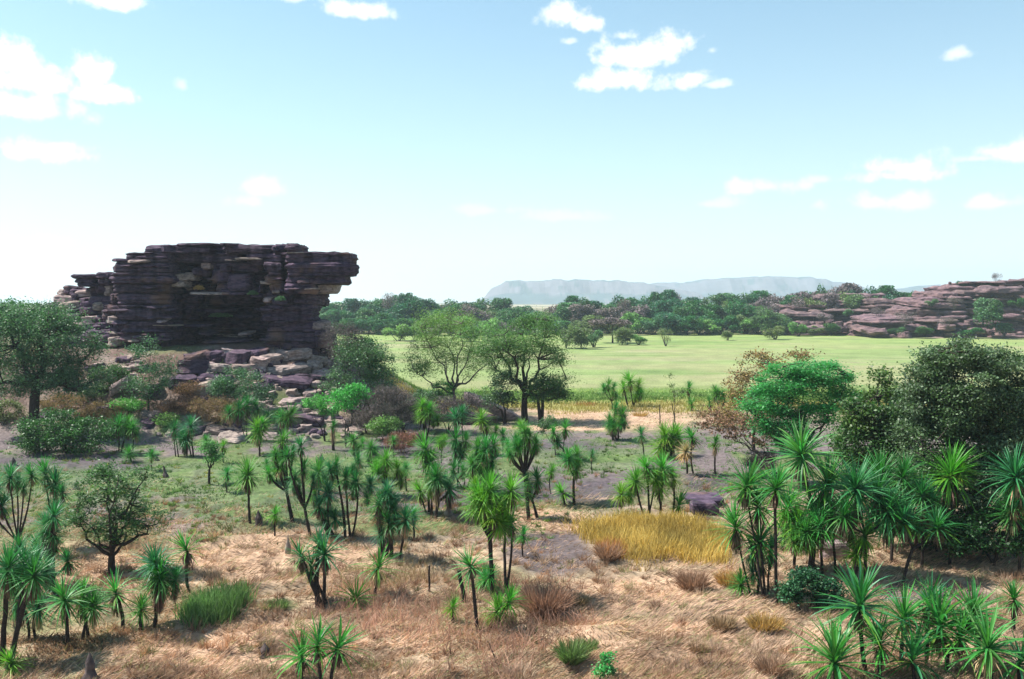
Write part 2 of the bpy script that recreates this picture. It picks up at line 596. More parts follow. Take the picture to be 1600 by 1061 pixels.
# ------------------------------------------------------------------ rocks
def slab(A, cx, cy, cz, w, d, h, seed, p=5.0, rough=.16, strata=.10, yaw=0.0, tilt=(0, 0), nr=26, nv=9, scale=1.0):
    """one block of bedded sandstone: rounded box, edges eaten back, thin beds standing proud"""
    th = np.linspace(0, 2 * np.pi, nr, endpoint=False)
    ct, st = np.cos(th), np.sin(th)
    rr = (np.abs(ct) ** p + np.abs(st) ** p) ** (-1 / p)
    ox, oy = ct * rr, st * rr
    v = np.linspace(-1, 1, nv)
    side = (1 - np.abs(v) ** 7) ** (1 / 7)
    side = np.clip(side, .90, 1)
    side[0] = side[-1] = .88
    vs = np.concatenate([[-1, -1], v, [1, 1]])
    ks = np.concatenate([[.0, .55], side, [.55, 0.0]])
    Xl = ks[:, None] * ox[None] * w / 2
    Yl = ks[:, None] * oy[None] * d / 2
    Zl = np.broadcast_to((vs * h / 2)[:, None], Xl.shape).copy()
    # outline of plan view is irregular
    k = 1 + .12 * min(1, 2.5 / max(w, .5)) * fbm(ox * 1.3 + seed, oy * 1.3, 0, seed, 3)[None]
    Xl, Yl = Xl * k, Yl * k
    band = (fbm((Zl + cz) * 2.6 / scale, seed * .37, ct[None] * .5, 3, 3)) * strata * 2
    nrm = np.stack([ox, oy], -1)
    nrm /= np.linalg.norm(nrm, axis=1)[:, None]
    wx, wy, wz = Xl + cx, Yl + cy, Zl + cz
    f = rough * fbm(wx * .9 / scale, wy * .9 / scale, wz * 1.4 / scale, seed % 17, 4) * 1.6 + band
    f = f * (ks[:, None] > .7)
    Xl = Xl + nrm[None, :, 0] * f
    Yl = Yl + nrm[None, :, 1] * f
    Zl = Zl + (np.abs(vs) > .99)[:, None] * rough * .8 * fbm(wx * 1.1 / scale, wy * 1.1 / scale, 0, seed % 13 + 50, 3) * min(1, h)
    tx, ty = tilt
    Zl = Zl + Xl * math.tan(tx) + Yl * math.tan(ty)
    c, s = math.cos(yaw), math.sin(yaw)
    X2, Y2 = Xl * c - Yl * s, Xl * s + Yl * c
    V = np.stack([X2 + cx, Y2 + cy, Zl + cz], -1).reshape(-1, 3)
    m = len(vs)
    i = np.arange(m - 1)[:, None] * nr
    j = np.arange(nr)[None]
    Fq = np.stack([i + j, i + (j + 1) % nr, i + nr + (j + 1) % nr, i + nr + j], -1).reshape(-1, 4)
    tone = .8 + .4 * ((seed * 7919) % 97) / 97
    tint = np.array([1, .96 + .08 * ((seed * 31) % 11) / 11, .95 + .12 * ((seed * 17) % 13) / 13]) * tone
    A.add(V, Fq, tint)


def one_slab(name, parent, mat, *a, off=(0, 0, 0), **k):
    A = Acc()
    slab(A, *a, **k)
    return A.build(name, mat, parent, off, smooth=False)


OY = 104.0
o0 = np.array([(330 - 800) / F * OY, OY + 6, 0])
o0[2] = float(hgt(o0[0], o0[1]))
outcrop = thing('sandstone_outcrop', tuple(o0), 'huge dark layered rock outcrop whose top juts out in a square overhang', 'rock outcrop')
# silhouette of the outcrop: seen height -> extent (photo px)
LEFT = [(380, 284), (384, 245), (391, 217), (400, 207), (404, 190), (410, 172), (414, 170), (447, 170), (452, 172), (500, 160), (520, 150), (560, 145)]
RIGHT = [(380, 333), (384, 430), (389, 478), (393, 545), (400, 552), (405, 556), (420, 557), (430, 556), (436, 552), (438, 524), (443, 506), (450, 501), (457, 499), (460, 480), (464, 509), (474, 510), (478, 496), (500, 496), (512, 506), (520, 512), (545, 514), (560, 514)]


def front(px, py):
    """distance of the rock face, by seen place"""
    y = 101.0
    if py < 460:
        if px > 448: y = 96.5
        elif px > 438: y = 101.5
        elif px > 415: y = 97.6
        elif px > 330: y = 100.0 if py > 415 else 98.0
        elif px > 258: y = 103.5 if 408 < py else 99.0
        elif px > 205: y = 97.5
        else: y = 98.5
    else:
        if px < 180: y = 99.5
        elif px < 262: y = 97.6
        elif px < 300: y = 102.5
        elif px < 415: y = 106.5 if py > 470 else 103.0
        elif px < 492: y = 98.8
        else: y = 101.5
    return y


random.seed(11)
py = 566.0
li = 0
nsl = 0
while py > 381:
    th = random.choice([7, 10, 14, 19, 24]) if py > 470 else random.choice([4, 5, 6, 9, 13, 16])
    if py - th < 381:
        th = py - 380
    pc = py - th / 2
    L, Rr = np.interp(pc, *zip(*LEFT)), np.interp(pc, *zip(*RIGHT))
    if pc < 389:                      # the notch in the crest
        spans = [(L, 333), (349, Rr)] if Rr > 349 else [(L, min(Rr, 333))]
    else:
        spans = [(L, Rr)]
    for (a, b) in spans:
        x = a
        while x < b - 4:
            w = random.uniform(50, 150)
            if b - (x + w) < 24:
                w = b - x
            # break blocks where the face steps
            for cut in (180, 205, 260, 300, 330, 415, 438, 448, 492):
                if x + 8 < cut < x + w - 8 and abs(front(cut - 3, pc) - front(cut + 3, pc)) > 1.4:
                    w = cut - x
                    break
            mid = x + w / 2
            yf = front(mid, pc) + random.uniform(-.55, .55) + (random.uniform(-.8, .2) if th <= 6 else 0)
            k = yf / F
            depth = 17 if py > 450 else 13
            if b > 520 and mid > 490:
                depth = 9
            wx = (w + 7) * k
            P = at(mid, pc, yf)
            if b > 400 and x + w < b - 1:
                Xr = (x + w + 3 - 800) / F * yf
                depth = max(3, min(depth, F * Xr / (b - 2 - 800) - yf))
            if b > 400 and x + w >= b - 1:        # the block that ends the face: its far corner must not pass the edge
                depth = 5
                xl, xr = (x - 3 - 800) / F * yf, (b + 1 - 800) / F * (yf + depth * .55)
                if xr - xl < 1.2:
                    xl = xr - 1.2
                wx = xr - xl
                P[0] = (xl + xr) / 2
            edge = (x <= a + 1 or x + w >= b - 1)
            one_slab('rock_slab', outcrop, M['rock'], P[0], yf + depth / 2, P[2], wx, depth, th * k * 1.04 + .10, 1000 + nsl,
                     p=7, rough=.30 if th > 6 else .34, strata=.26, yaw=random.uniform(-.04, .04), tilt=(random.uniform(-.012, .012) if w < 90 else 0, 0),
                     off=o0, nr=34, nv=7 if th < 8 else (13 if th < 12 else 19))
            nsl += 1
            x += w
    py -= th * .97
# thin plates breaking out to the side at the upper end
for (a, b, p, th, yf) in [(106, 146, 432, 7, 100), (112, 147, 439, 7, 100.2), (116, 150, 445, 6, 100.1), (146, 176, 430, 9, 100), (148, 176, 441, 10, 100.4),
                          (150, 180, 452, 12, 101), (168, 215, 406, 5, 97.2), (180, 262, 416, 4, 96.8), (205, 262, 402, 4, 96.9), (530, 556, 411, 8, 97.6), (470, 556, 424, 5, 96.6), (440, 548, 396, 4, 96.4)]:
    P = at((a + b) / 2, p, yf)
    one_slab('rock_slab', outcrop, M['rock'], P[0] - (.5 if b > 500 else 0), yf + 2, P[2], (b - a - 4) * yf / F, 4, th * yf / F * 1.05, 3000 + a + p, p=5, rough=.25, strata=.14, off=o0, nr=30, nv=7)
# rounded, sunlit shoulder at the other end
for k in range(64):
    row = k // 8
    pyc = 456 + row * 11 + random.uniform(-3, 3)
    lo = np.interp(pyc, [450, 470, 480, 500, 520, 545], [92, 84, 74, 82, 105, 120])
    pxc = lo + 8 + (k % 8) / 7 * (172 - lo) + random.uniform(-4, 4)
    yf = 101.5 - row * .55 + random.uniform(-.4, .4) + (172 - pxc) * .02
    P = at(pxc, pyc, yf)
    one_slab('boulder', outcrop, M['rock'] if (k * 5) % 3 else M['rock_pale'], P[0], yf + 2.2, P[2], random.uniform(1.4, 3.6), random.uniform(3.5, 6), random.uniform(.7, 1.1), 4000 + k, p=2.8, rough=.22, strata=.07, off=o0,
             tilt=(random.uniform(-.12, .12), random.uniform(-.1, .1)), nr=20, nv=7)
# ledges and fallen blocks lodged in the face, their tops in the sun
for (px, pyy, w, h, yf, pale) in [(285, 432, 42, 13, 99.5, 1), (272, 443, 36, 10, 99.2, 1), (310, 425, 26, 12, 99.8, 0), (322, 414, 22, 12, 100, 1), (345, 430, 38, 22, 99.5, 0), (372, 440, 44, 26, 99, 0), (352, 418, 20, 10, 99, 0),
                                   (325, 458, 66, 4, 98.2, 1), (365, 459, 50, 4, 98.0, 0), (402, 461, 26, 5, 98.4, 0), (418, 467, 18, 8, 97.6, 1), (438, 470, 26, 9, 97.5, 0), (432, 479, 22, 6, 97.6, 0),
                                   (330, 484, 60, 5, 101.8, 0), (360, 493, 70, 5, 101.9, 0), (300, 507, 50, 5, 101, 0), (380, 521, 20, 4, 100.5, 1), (318, 520, 26, 4, 100.5, 0), (350, 533, 80, 5, 100.2, 0),
                                   (497, 508, 26, 12, 99.4, 1), (505, 533, 30, 20, 99, 0), (500, 520, 20, 9, 99, 0), (215, 405, 30, 5, 96.9, 0), (235, 396, 26, 4, 97.3, 0), (405, 484, 24, 5, 98.6, 0), (470, 470, 30, 6, 98.2, 0)]:
    P = at(px, pyy, yf)
    one_slab('ledge' if h < 7 else 'boulder', outcrop, M['rock_pale'] if pale else M['rock'], P[0], yf + 1.6, P[2], w * yf / F, 3.6, h * yf / F, 5000 + int(px) + int(pyy), p=3.2, rough=.2, strata=.08, off=o0,
             tilt=(random.uniform(-.06, .06), random.uniform(.0, .1)), nr=24, nv=7)
random.seed(31)
for q in range(74):
    px, pyy = random.uniform(176, 505), random.uniform(388, 545)
    if not (np.interp(pyy, *zip(*LEFT)) < px - 14 and px + 14 < np.interp(pyy, *zip(*RIGHT))):
        continue
    yf = front(px, pyy)
    P = at(px, pyy, yf)
    w = random.uniform(10, 46)
    one_slab('ledge', outcrop, M['rock_pale'] if q % 4 == 0 else M['rock'], P[0], yf + .6, P[2], w * yf / F, random.uniform(2.2, 3.6), random.uniform(1.5, 5) * yf / F, 5600 + q, p=3.5, rough=.3, strata=.1, off=o0,
             tilt=(random.uniform(-.05, .05), random.uniform(-.02, .14)), nr=22, nv=5)
P = at(498, 447, 99.5)
one_slab('rock_slab', outcrop, M['rock_pale'], P[0], 101.5, P[2], 3.4, 6, 1.5, 5801, p=6, rough=.2, strata=.1, off=o0, nr=24, nv=9)
# rubble and bedrock steps below the face
random.seed(5)
rub = [(300, 575, 60, 18, 0), (340, 600, 50, 16, 0), (285, 600, 60, 14, 0), (370, 560, 50, 16, 0), (230, 610, 50, 14, 0), (325, 555, 50, 12, 1), (455, 553, 78, 9, 1), (492, 562, 50, 8, 1), (420, 560, 50, 10, 1), (395, 552, 60, 7, 0), (445, 545, 24, 12, 1), (458, 541, 12, 9, 1), (335, 575, 60, 8, 1), (300, 560, 40, 14, 0), (345, 558, 30, 9, 0), (330, 590, 50, 6, 1), (380, 575, 60, 6, 1),
       (405, 573, 36, 16, 1), (450, 577, 90, 6, 1), (480, 590, 60, 7, 0), (440, 592, 110, 6, 1), (480, 597, 70, 5, 1), (410, 602, 40, 9, 0), (500, 603, 30, 14, 1), (490, 575, 34, 12, 1), (455, 608, 12, 7, 1), (452, 618, 16, 8, 1), (485, 620, 26, 14, 1), (500, 585, 36, 9, 1),
       (312, 610, 40, 16, 1), (300, 600, 40, 10, 0), (262, 595, 34, 8, 0), (190, 566, 30, 7, 0), (215, 575, 36, 6, 1), (360, 688, 50, 10, 1), (305, 673, 50, 11, 1), (345, 675, 50, 9, 1), (268, 632, 44, 6, 1), (250, 645, 34, 5, 1), (140, 632, 40, 5, 1), (160, 640, 50, 6, 1), (228, 650, 26, 6, 1),
       (195, 583, 22, 8, 1), (560, 640, 50, 4, 0), (600, 655, 60, 5, 0), (480, 655, 60, 6, 1), (500, 645, 50, 6, 1), (450, 640, 50, 6, 1), (455, 628, 44, 8, 1), (520, 660, 60, 6, 1)]
for i in range(225):
    a, b = random.uniform(-1, 1), random.uniform(0, 1)
    if i < 78:
        rub.append((430 + a * (60 + 70 * b), 625 + b * 62, random.uniform(10, 40), random.uniform(4, 8), 1))
    elif i < 150:
        rub.append((250 + a * 190, 560 + b * 130, random.uniform(8, 34), random.uniform(3, 8), random.random() < .6))
    else:
        rub.append((420 + a * 110, 550 + b * 70, random.uniform(8, 26), random.uniform(4, 9), 1))
for i, (px, pyy, w, h, pale) in enumerate(rub):
    P = ground(px, pyy + h * .5)
    k = P[1] / F
    w *= .8
    one_slab('boulder', outcrop, M['rock_pale'] if pale and i % 5 else M['rock'], P[0], P[1] + .5, P[2] + h * k * .30, w * k, min(max(w * k * .8, .7), 2.6), h * k * random.uniform(1.2, 1.9) + .12, 6000 + i, p=random.uniform(2.2, 5), rough=.30, strata=.14, off=o0,
             tilt=(random.uniform(-.22, .22), random.uniform(-.1, .2)), yaw=random.uniform(-.7, .7), nr=18, nv=6)
# solid heart of the rock, behind all the blocks
A = Acc()
P = at(335, 500, 112)
slab(A, P[0], 112, 9.0, 21, 10, 11, 77, p=4, nr=30)
A.build('rock_core', M['rock'], outcrop, o0, smooth=False)

# stones lying apart
def stone(label, px, pyy, w, h, mat, dep=None, tilt=(0, 0), yaw=0, name='boulder', cat='boulder', p=3, lift=.3, **kw):
    P = ground(px, pyy)
    k = P[1] / F
    o = one_slab(name, None, mat, 0, 0, h * k * lift, w * k, dep or w * k * .7, h * k, int(px + pyy), p=p, rough=.12, strata=.05, yaw=yaw, tilt=tilt, nr=30, nv=9, **kw)
    o.location = P
    return tag(o, label, cat)


stone('smooth grey boulder leaning on the slope under the grey-green tree beside the outcrop', 186, 616, 30, 18, M['rock_pale'], tilt=(.5, 0), lift=.6)
stone('flat-topped dark rock with black shade under its lip, behind the golden grass', 1100, 804, 44, 22, M['rock'], dep=1.6, lift=.4, p=3)
stone('grey stone slab on top of the flat dark rock behind the golden grass', 1098, 790, 60, 7, M['rock'], dep=2.6, lift=1.6, p=3)
stone('long pale rock ridge slanting down towards the stout forked tree by the plain', 768, 655, 86, 15, M['rock_pale'], dep=2.6, tilt=(-.42, 0), lift=1.2, p=4)
stone('low dark rock under the long pale rock ridge', 742, 662, 70, 18, M['rock'], dep=2.0, tilt=(-.1, 0), lift=.4)
stone('pale stone among purple-grey bushes between the outcrop and the plain', 683, 655, 60, 6, M['rock_pale'], lift=.5)
stone('small tan rock behind the tall dark-trunked screw pine, in dry grass', 1303, 874, 44, 34, M['rock_pale'], lift=.35, p=2.3)
stone('pale stone just below the long dark shrub thicket at the foot of the slope', 30, 690, 22, 8, M['rock_pale'])

# ------------------------------------------------------------------ outcrops over the plain
def far_outcrop(label, Y0, prof, base, rows, seed):
    random.seed(seed)
    xs = [p[0] for p in prof]
    c = at(sum(xs) / len(xs), base, Y0)
    c[2] = 0
    t = thing('rock_outcrop', tuple(c), label, 'rock outcrop')
    n = 0
    k = Y0 / F
    py = base + 2
    top = min(p[1] for p in prof)
    while py > top + 1:
        th = random.choice([3, 4, 6, 9])
        pc = py - th / 2
        # where the profile is above this height
        x = xs[0]
        while x < xs[-1]:
            w = random.uniform(20, 80)
            w = min(w, xs[-1] - x)
            mid = x + w / 2
            pt = np.interp(mid, xs, [p[1] for p in prof])
            if pc > pt - 1 and w > 5:
                up = (base - pc) / (base - top)
                yf = Y0 + up * 24 + random.uniform(-6, 5) + 5 * math.sin(mid * .06 + seed) + (8 if random.random() < .25 else 0)
                P = at(mid, pc, yf)
                dd = 26
                one_slab('rock_slab', t, M['rock_far'], P[0], yf + dd / 2, P[2], (w + 6) * k, dd, th * k * 1.12, seed * 100 + n, p=5, rough=1.5, strata=.5, off=c,
                         tilt=(random.uniform(-.05, .05), random.uniform(-.03, .06)), nr=26, nv=7, scale=4.0)
                n += 1
            x += w * .98
        py -= th * .95
    for q in range(46):
        mid = random.uniform(xs[0] + 4, xs[-1])
        pc = random.uniform(base - 22, base)
        P = at(mid, pc, Y0 - 3 + (base - pc) * .5)
        one_slab('boulder', t, M['rock_far'], P[0], P[1], P[2], random.uniform(2, 7), 5, random.uniform(1, 2.4), seed * 100 + 400 + q, p=2.6, rough=.5, strata=.2, off=c, nr=16, nv=5, scale=3)
    return t


far_outcrop('low purple-brown rounded rock outcrop beyond the plain, half hidden by bushes at its foot', 345,
            [(1236, 500), (1246, 482), (1258, 478), (1300, 473), (1320, 463), (1360, 463), (1395, 468), (1420, 474), (1450, 476), (1470, 490)], 521, 8, 3)
far_outcrop('higher broad banded rock outcrop beyond the plain, running out of the picture', 322,
            [(1366, 520), (1378, 503), (1400, 494), (1416, 484), (1430, 473), (1455, 465), (1475, 452), (1512, 445), (1548, 441), (1590, 444), (1620, 438), (1680, 436), (1740, 450), (1800, 480)], 527, 12, 4)

# ------------------------------------------------------------------ trees
def unit(n, g):
    v = g.normal(size=(n, 3))
    return v / np.linalg.norm(v, axis=1)[:, None]


def leaf_quads(C, g, ln, wd, flat=.5, jit=.35, tone=None, shape='diamond', updir=None):
    """C (n,3) centres -> little rhombic leaves lying at odd angles"""
    n = len(C)
    d = unit(n, g)
    d[:, 2] *= (1 - flat)
    if updir is not None:
        d[:, 2] += updir
    d /= np.linalg.norm(d, axis=1)[:, None]
    nr = unit(n, g)
    nr[:, 2] = np.abs(nr[:, 2]) + flat * 1.2
    s = np.cross(d, nr)
    s /= np.linalg.norm(s, axis=1)[:, None] + 1e-9
    L = ln * g.uniform(1 - jit, 1 + jit, n)[:, None]
    Wd = wd * g.uniform(1 - jit, 1 + jit, n)[:, None]
    V = np.stack([C - d * L / 2, C + s * Wd / 2, C + d * L / 2, C - s * Wd / 2], 1).reshape(-1, 3)
    Fq = np.arange(n * 4).reshape(n, 4)
    if tone is None:
        tone = g.uniform(.6, 1.4, n)[:, None] * np.array([1, 1, 1])[None]
    return V, Fq, np.repeat(tone, 4, 0)


def bez(a, b, c, n=6):
    t = np.linspace(0, 1, n)[:, None]
    return a * (1 - t) ** 2 + 2 * b * t * (1 - t) + c * t * t


def tree(label, cat, base, ells, leafmat, bark='bark', name='tree', group=None, Y=None, fork=None, limbs=5, clumps=60, per=160, leaf=(.16, .07), clr=.55,
         trunk=.25, stems=1, seed=1, flat=.35, tones=(.55, 1.45), shell=.55, twigs=True, squash=.55, updir=None, zoff=-.1, tipcol=None, lean=0):
    g = np.random.default_rng(seed)
    if Y is None:
        B = ground(*base)
    else:
        B = at(base[0], base[1], Y)
        B[2] = float(hgt(B[0], B[1]))
    Yb = B[1]
    k = Yb / F
    root = thing(name, (B[0], B[1], B[2] + zoff), label, cat, group)
    off = np.array(root.location)
    # crown volume
    E = []
    area = np.array([e[2] * e[3] for e in ells], float)
    cnt = np.maximum(1, np.round(clumps * area / area.sum())).astype(int)
    P = []
    for e, c in zip(ells, cnt):
        q = unit(c, g) * (g.uniform(shell, 1, c) ** .6)[:, None]
        ctr = at(e[0], e[1], Yb)
        dep = min(e[2], e[3] * 2.2) * k
        if len(e) > 4:
            ctr[1] += e[4]
        P.append(ctr + q * np.array([e[2] * k, dep, e[3] * k]))
    P = np.vstack(P)
    P[:, 2] = np.maximum(P[:, 2], B[2] + .15)
    top = P[:, 2].max()
    if fork is None:
        fz = B[2] + (P[:, 2].mean() - B[2]) * .4
    else:
        fz = at(base[0], fork, Yb)[2]
    # skeleton
    A = Acc()
    bases = [B + np.array([0, 0, 0.0])] if stems == 1 else [B + np.array([g.normal() * .25, g.normal() * .25, 0]) for _ in range(stems)]
    limbs_end = []
    order = [int(g.integers(len(P)))]
    dd = np.linalg.norm(P - P[order[0]], axis=1)
    for _ in range(limbs - 1):
        j = int(dd.argmax())
        order.append(j)
        dd = np.minimum(dd, np.linalg.norm(P - P[j], axis=1))
    paths = []
    ctr = P.mean(0)
    for i, j in enumerate(order):
        b = bases[i % len(bases)]
        f = np.array([b[0] + (ctr[0] - b[0]) * .15 + lean * .3, b[1], fz + g.uniform(-.15, .15) * (fz - B[2] + .3)])
        if stems > 1:
            f = b + (P[j] - b) * .25
            f[2] = min(fz, P[j][2])
        if stems == 1 and i > 0:
            f = forkp + np.array([0, 0, g.uniform(-.05, .25) * (ctr[2] - fz)])
        if i < len(bases):
            if stems == 1:
                forkp = f
            m = (b + f) / 2 + g.normal(size=3) * .05 * (fz - B[2])
            A.add(*tube(bez(b - [0, 0, .2], m, f, 6), np.linspace(trunk * 1.35, trunk, 6), 8))
        e = P[j]
        m = f + (e - f) * np.array([.55, .55, .30]) + g.normal(size=3) * .07 * np.linalg.norm(e - f)
        pth = bez(f, m, e, 9)
        pth[1:-1] += g.normal(size=(7, 3)) * .025 * np.linalg.norm(e - f)
        r0 = trunk * (.72 if limbs > 2 else .85)
        A.add(*tube(pth, np.linspace(r0, r0 * .16, 9), 6))
        paths.append(pth)
    allp = np.vstack([p[2:] for p in paths])
    for j in range(len(P)):
        d = np.linalg.norm(allp - P[j], axis=1) + .6 * np.maximum(0, allp[:, 2] - P[j][2])
        s = allp[int(d.argmin())]
        if np.linalg.norm(P[j] - s) < .1:
            continue
        m = (s + P[j]) / 2 + g.normal(size=3) * .1 * np.linalg.norm(P[j] - s)
        A.add(*tube(bez(s, m, P[j], 5), np.linspace(trunk * .2 + .008, trunk * .05 + .004, 5), 4))
    A.build('trunk', M[bark], root, off)
    # foliage
    n = len(P) * per
    idx = np.repeat(np.arange(len(P)), per)
    q = g.normal(size=(n, 3)) * .5
    rc = clr * g.uniform(.6, 1.35, len(P))
    C = P[idx] + q * rc[idx][:, None] * np.array([1, 1, squash])
    ct = g.uniform(.75, 1.25, len(P))
    tone = (g.uniform(*tones, n) * ct[idx])[:, None] * np.ones(3)
    if tipcol is not None:
        pick = (g.random(len(P)) < tipcol[1])[idx]
        tone = np.where(pick[:, None], tone * np.array(tipcol[0]), tone)
    a = Acc()
    a.add(*leaf_quads(C, g, leaf[0], leaf[1], flat, .35, tone, updir=updir))
    a.build('crown', M[leafmat], root, off, smooth=False)
    return root


tree('wide dark umbrella-crowned tree at the picture edge, on the foot of the slope', 'tree', (58, 684),
     [(35, 535, 60, 42), (95, 535, 60, 40), (15, 590, 45, 30), (125, 590, 38, 24), (60, 500, 55, 24), (70, 590, 50, 22), (30, 500, 40, 30)], 'g_grey', fork=600, limbs=8, clumps=210, per=240, leaf=(.22, .085), clr=1.3, trunk=.36, seed=2, tones=(.5, 1.6))
tree('airy green tree with several thin branching limbs, before the bright plain', 'tree', (712, 652),
     [(700, 520, 52, 26), (672, 560, 34, 26), (735, 562, 30, 26), (700, 500, 40, 16), (655, 575, 20, 14)], 'g_light', 'bark_grey', fork=612, limbs=8, clumps=105, per=230, leaf=(.20, .06), clr=1.25, trunk=.17, seed=3, tones=(.55, 1.4), squash=.6)
tree('rounded tree with a stout forked trunk beside the airy green tree, before the plain', 'tree', (821, 661),
     [(815, 522, 56, 24), (775, 552, 30, 28), (850, 560, 28, 26), (805, 545, 40, 25), (868, 595, 20, 12), (840, 505, 30, 12)], 'g_light', fork=610, limbs=7, clumps=125, per=210, leaf=(.21, .065), clr=1.15, trunk=.28, seed=4, tones=(.4, 1.1), squash=.6)
tree('small dark crooked tree tucked under the stout forked tree', 'tree', (846, 662),
     [(858, 595, 24, 18), (842, 612, 26, 14), (872, 612, 14, 12)], 'g_dark', fork=625, limbs=3, clumps=28, per=170, leaf=(.26, .1), clr=.95, trunk=.15, stems=2, seed=5)
tree('short bushy tree hugging the other side of the stout forked trunk', 'tree', (792, 662),
     [(790, 605, 22, 26), (776, 620, 16, 12)], 'g_grey', limbs=3, clumps=22, per=160, leaf=(.26, .1), clr=.9, trunk=.1, stems=2, seed=6, tones=(.4, 1))
tree('low spreading open-branched tree with thin dark green leaves, alone on dry grass', 'tree', (175, 895),
     [(180, 762, 58, 34), (148, 812, 42, 22), (222, 808, 32, 26), (190, 738, 48, 14), (128, 800, 18, 12), (185, 825, 40, 20)], 'g_dark', fork=868, limbs=9, clumps=110, per=90, leaf=(.15, .055), clr=.50, trunk=.13, seed=7, tones=(.6, 1.6), squash=.5, flat=.6)
tree('feathery bright green tree in flat layers behind the tall screw pines', 'tree', (1256, 760),
     [(1240, 600, 62, 20, .5), (1290, 585, 42, 20), (1200, 625, 40, 20), (1315, 622, 22, 18), (1270, 645, 45, 18), (1215, 660, 38, 18), (1250, 575, 50, 10), (1240, 690, 30, 20)], 'g_bright', fork=700, limbs=9, clumps=210, per=200, leaf=(.19, .075), clr=.72, trunk=.13, seed=8, squash=.5, flat=.65, tones=(.5, 1.35))
tree('orange-brown leafed tree peering out behind the feathery bright green tree', 'tree', (1178, 705),
     [(1165, 605, 32, 26), (1185, 572, 26, 20), (1235, 560, 34, 10), (1142, 640, 16, 16), (1200, 640, 30, 20)], 'g_orange', fork=660, limbs=6, clumps=90, per=60, leaf=(.20, .11), clr=.8, trunk=.11, seed=9, tones=(.35, 1.3), flat=.2)
tree('half-bare crooked tree with reddish leaves, arching over the purple soil', 'tree', (1214, 742),
     [(1110, 655, 26, 14), (1140, 668, 30, 16), (1170, 650, 26, 16), (1190, 680, 20, 14)], 'g_brown', 'bark_grey', fork=722, limbs=6, clumps=55, per=36, leaf=(.20, .11), clr=.6, trunk=.085, seed=10, flat=.2)
tree('dark bushy tree with one light sprig on top, touching the biggest dense tree', 'tree', (1372, 806),
     [(1375, 640, 40, 36), (1385, 588, 12, 14), (1360, 690, 52, 40), (1412, 690, 40, 50), (1380, 742, 70, 34, -.5), (1335, 650, 20, 30)], 'g_dark', limbs=7, clumps=150, per=210, leaf=(.19, .11), clr=.75, trunk=.16, seed=11, tones=(.4, 1.5), tipcol=((1.9, 1.3, 1.2), .3))
tree('biggest dense broad-leafed tree, rising over the plain at the edge of the picture', 'tree', (1520, 856),
     [(1510, 600, 66, 56), (1465, 640, 50, 50), (1575, 640, 56, 66), (1500, 556, 52, 22), (1545, 700, 70, 50), (1455, 700, 60, 50), (1500, 770, 100, 52), (1600, 740, 60, 70), (1435, 600, 22, 26), (1650, 660, 60, 80), (1505, 645, 60, 46), (1470, 585, 26, 24), (1560, 570, 40, 24)], 'g_grey', limbs=10, clumps=520, per=260, leaf=(.15, .09), clr=.62, trunk=.25, seed=12,
     tones=(.35, 1.3), tipcol=((1.5, 1.3, 1.6), .38), flat=.25)
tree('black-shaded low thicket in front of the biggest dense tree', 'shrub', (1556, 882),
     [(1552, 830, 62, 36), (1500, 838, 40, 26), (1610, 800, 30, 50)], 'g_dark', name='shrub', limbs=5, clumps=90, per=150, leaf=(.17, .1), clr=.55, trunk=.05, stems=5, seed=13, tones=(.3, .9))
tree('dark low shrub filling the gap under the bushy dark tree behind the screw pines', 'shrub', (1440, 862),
     [(1440, 822, 46, 30), (1395, 815, 30, 22)], 'g_dark', name='shrub', limbs=4, clumps=60, per=130, leaf=(.16, .1), clr=.5, trunk=.05, stems=4, seed=14, tones=(.3, .9))
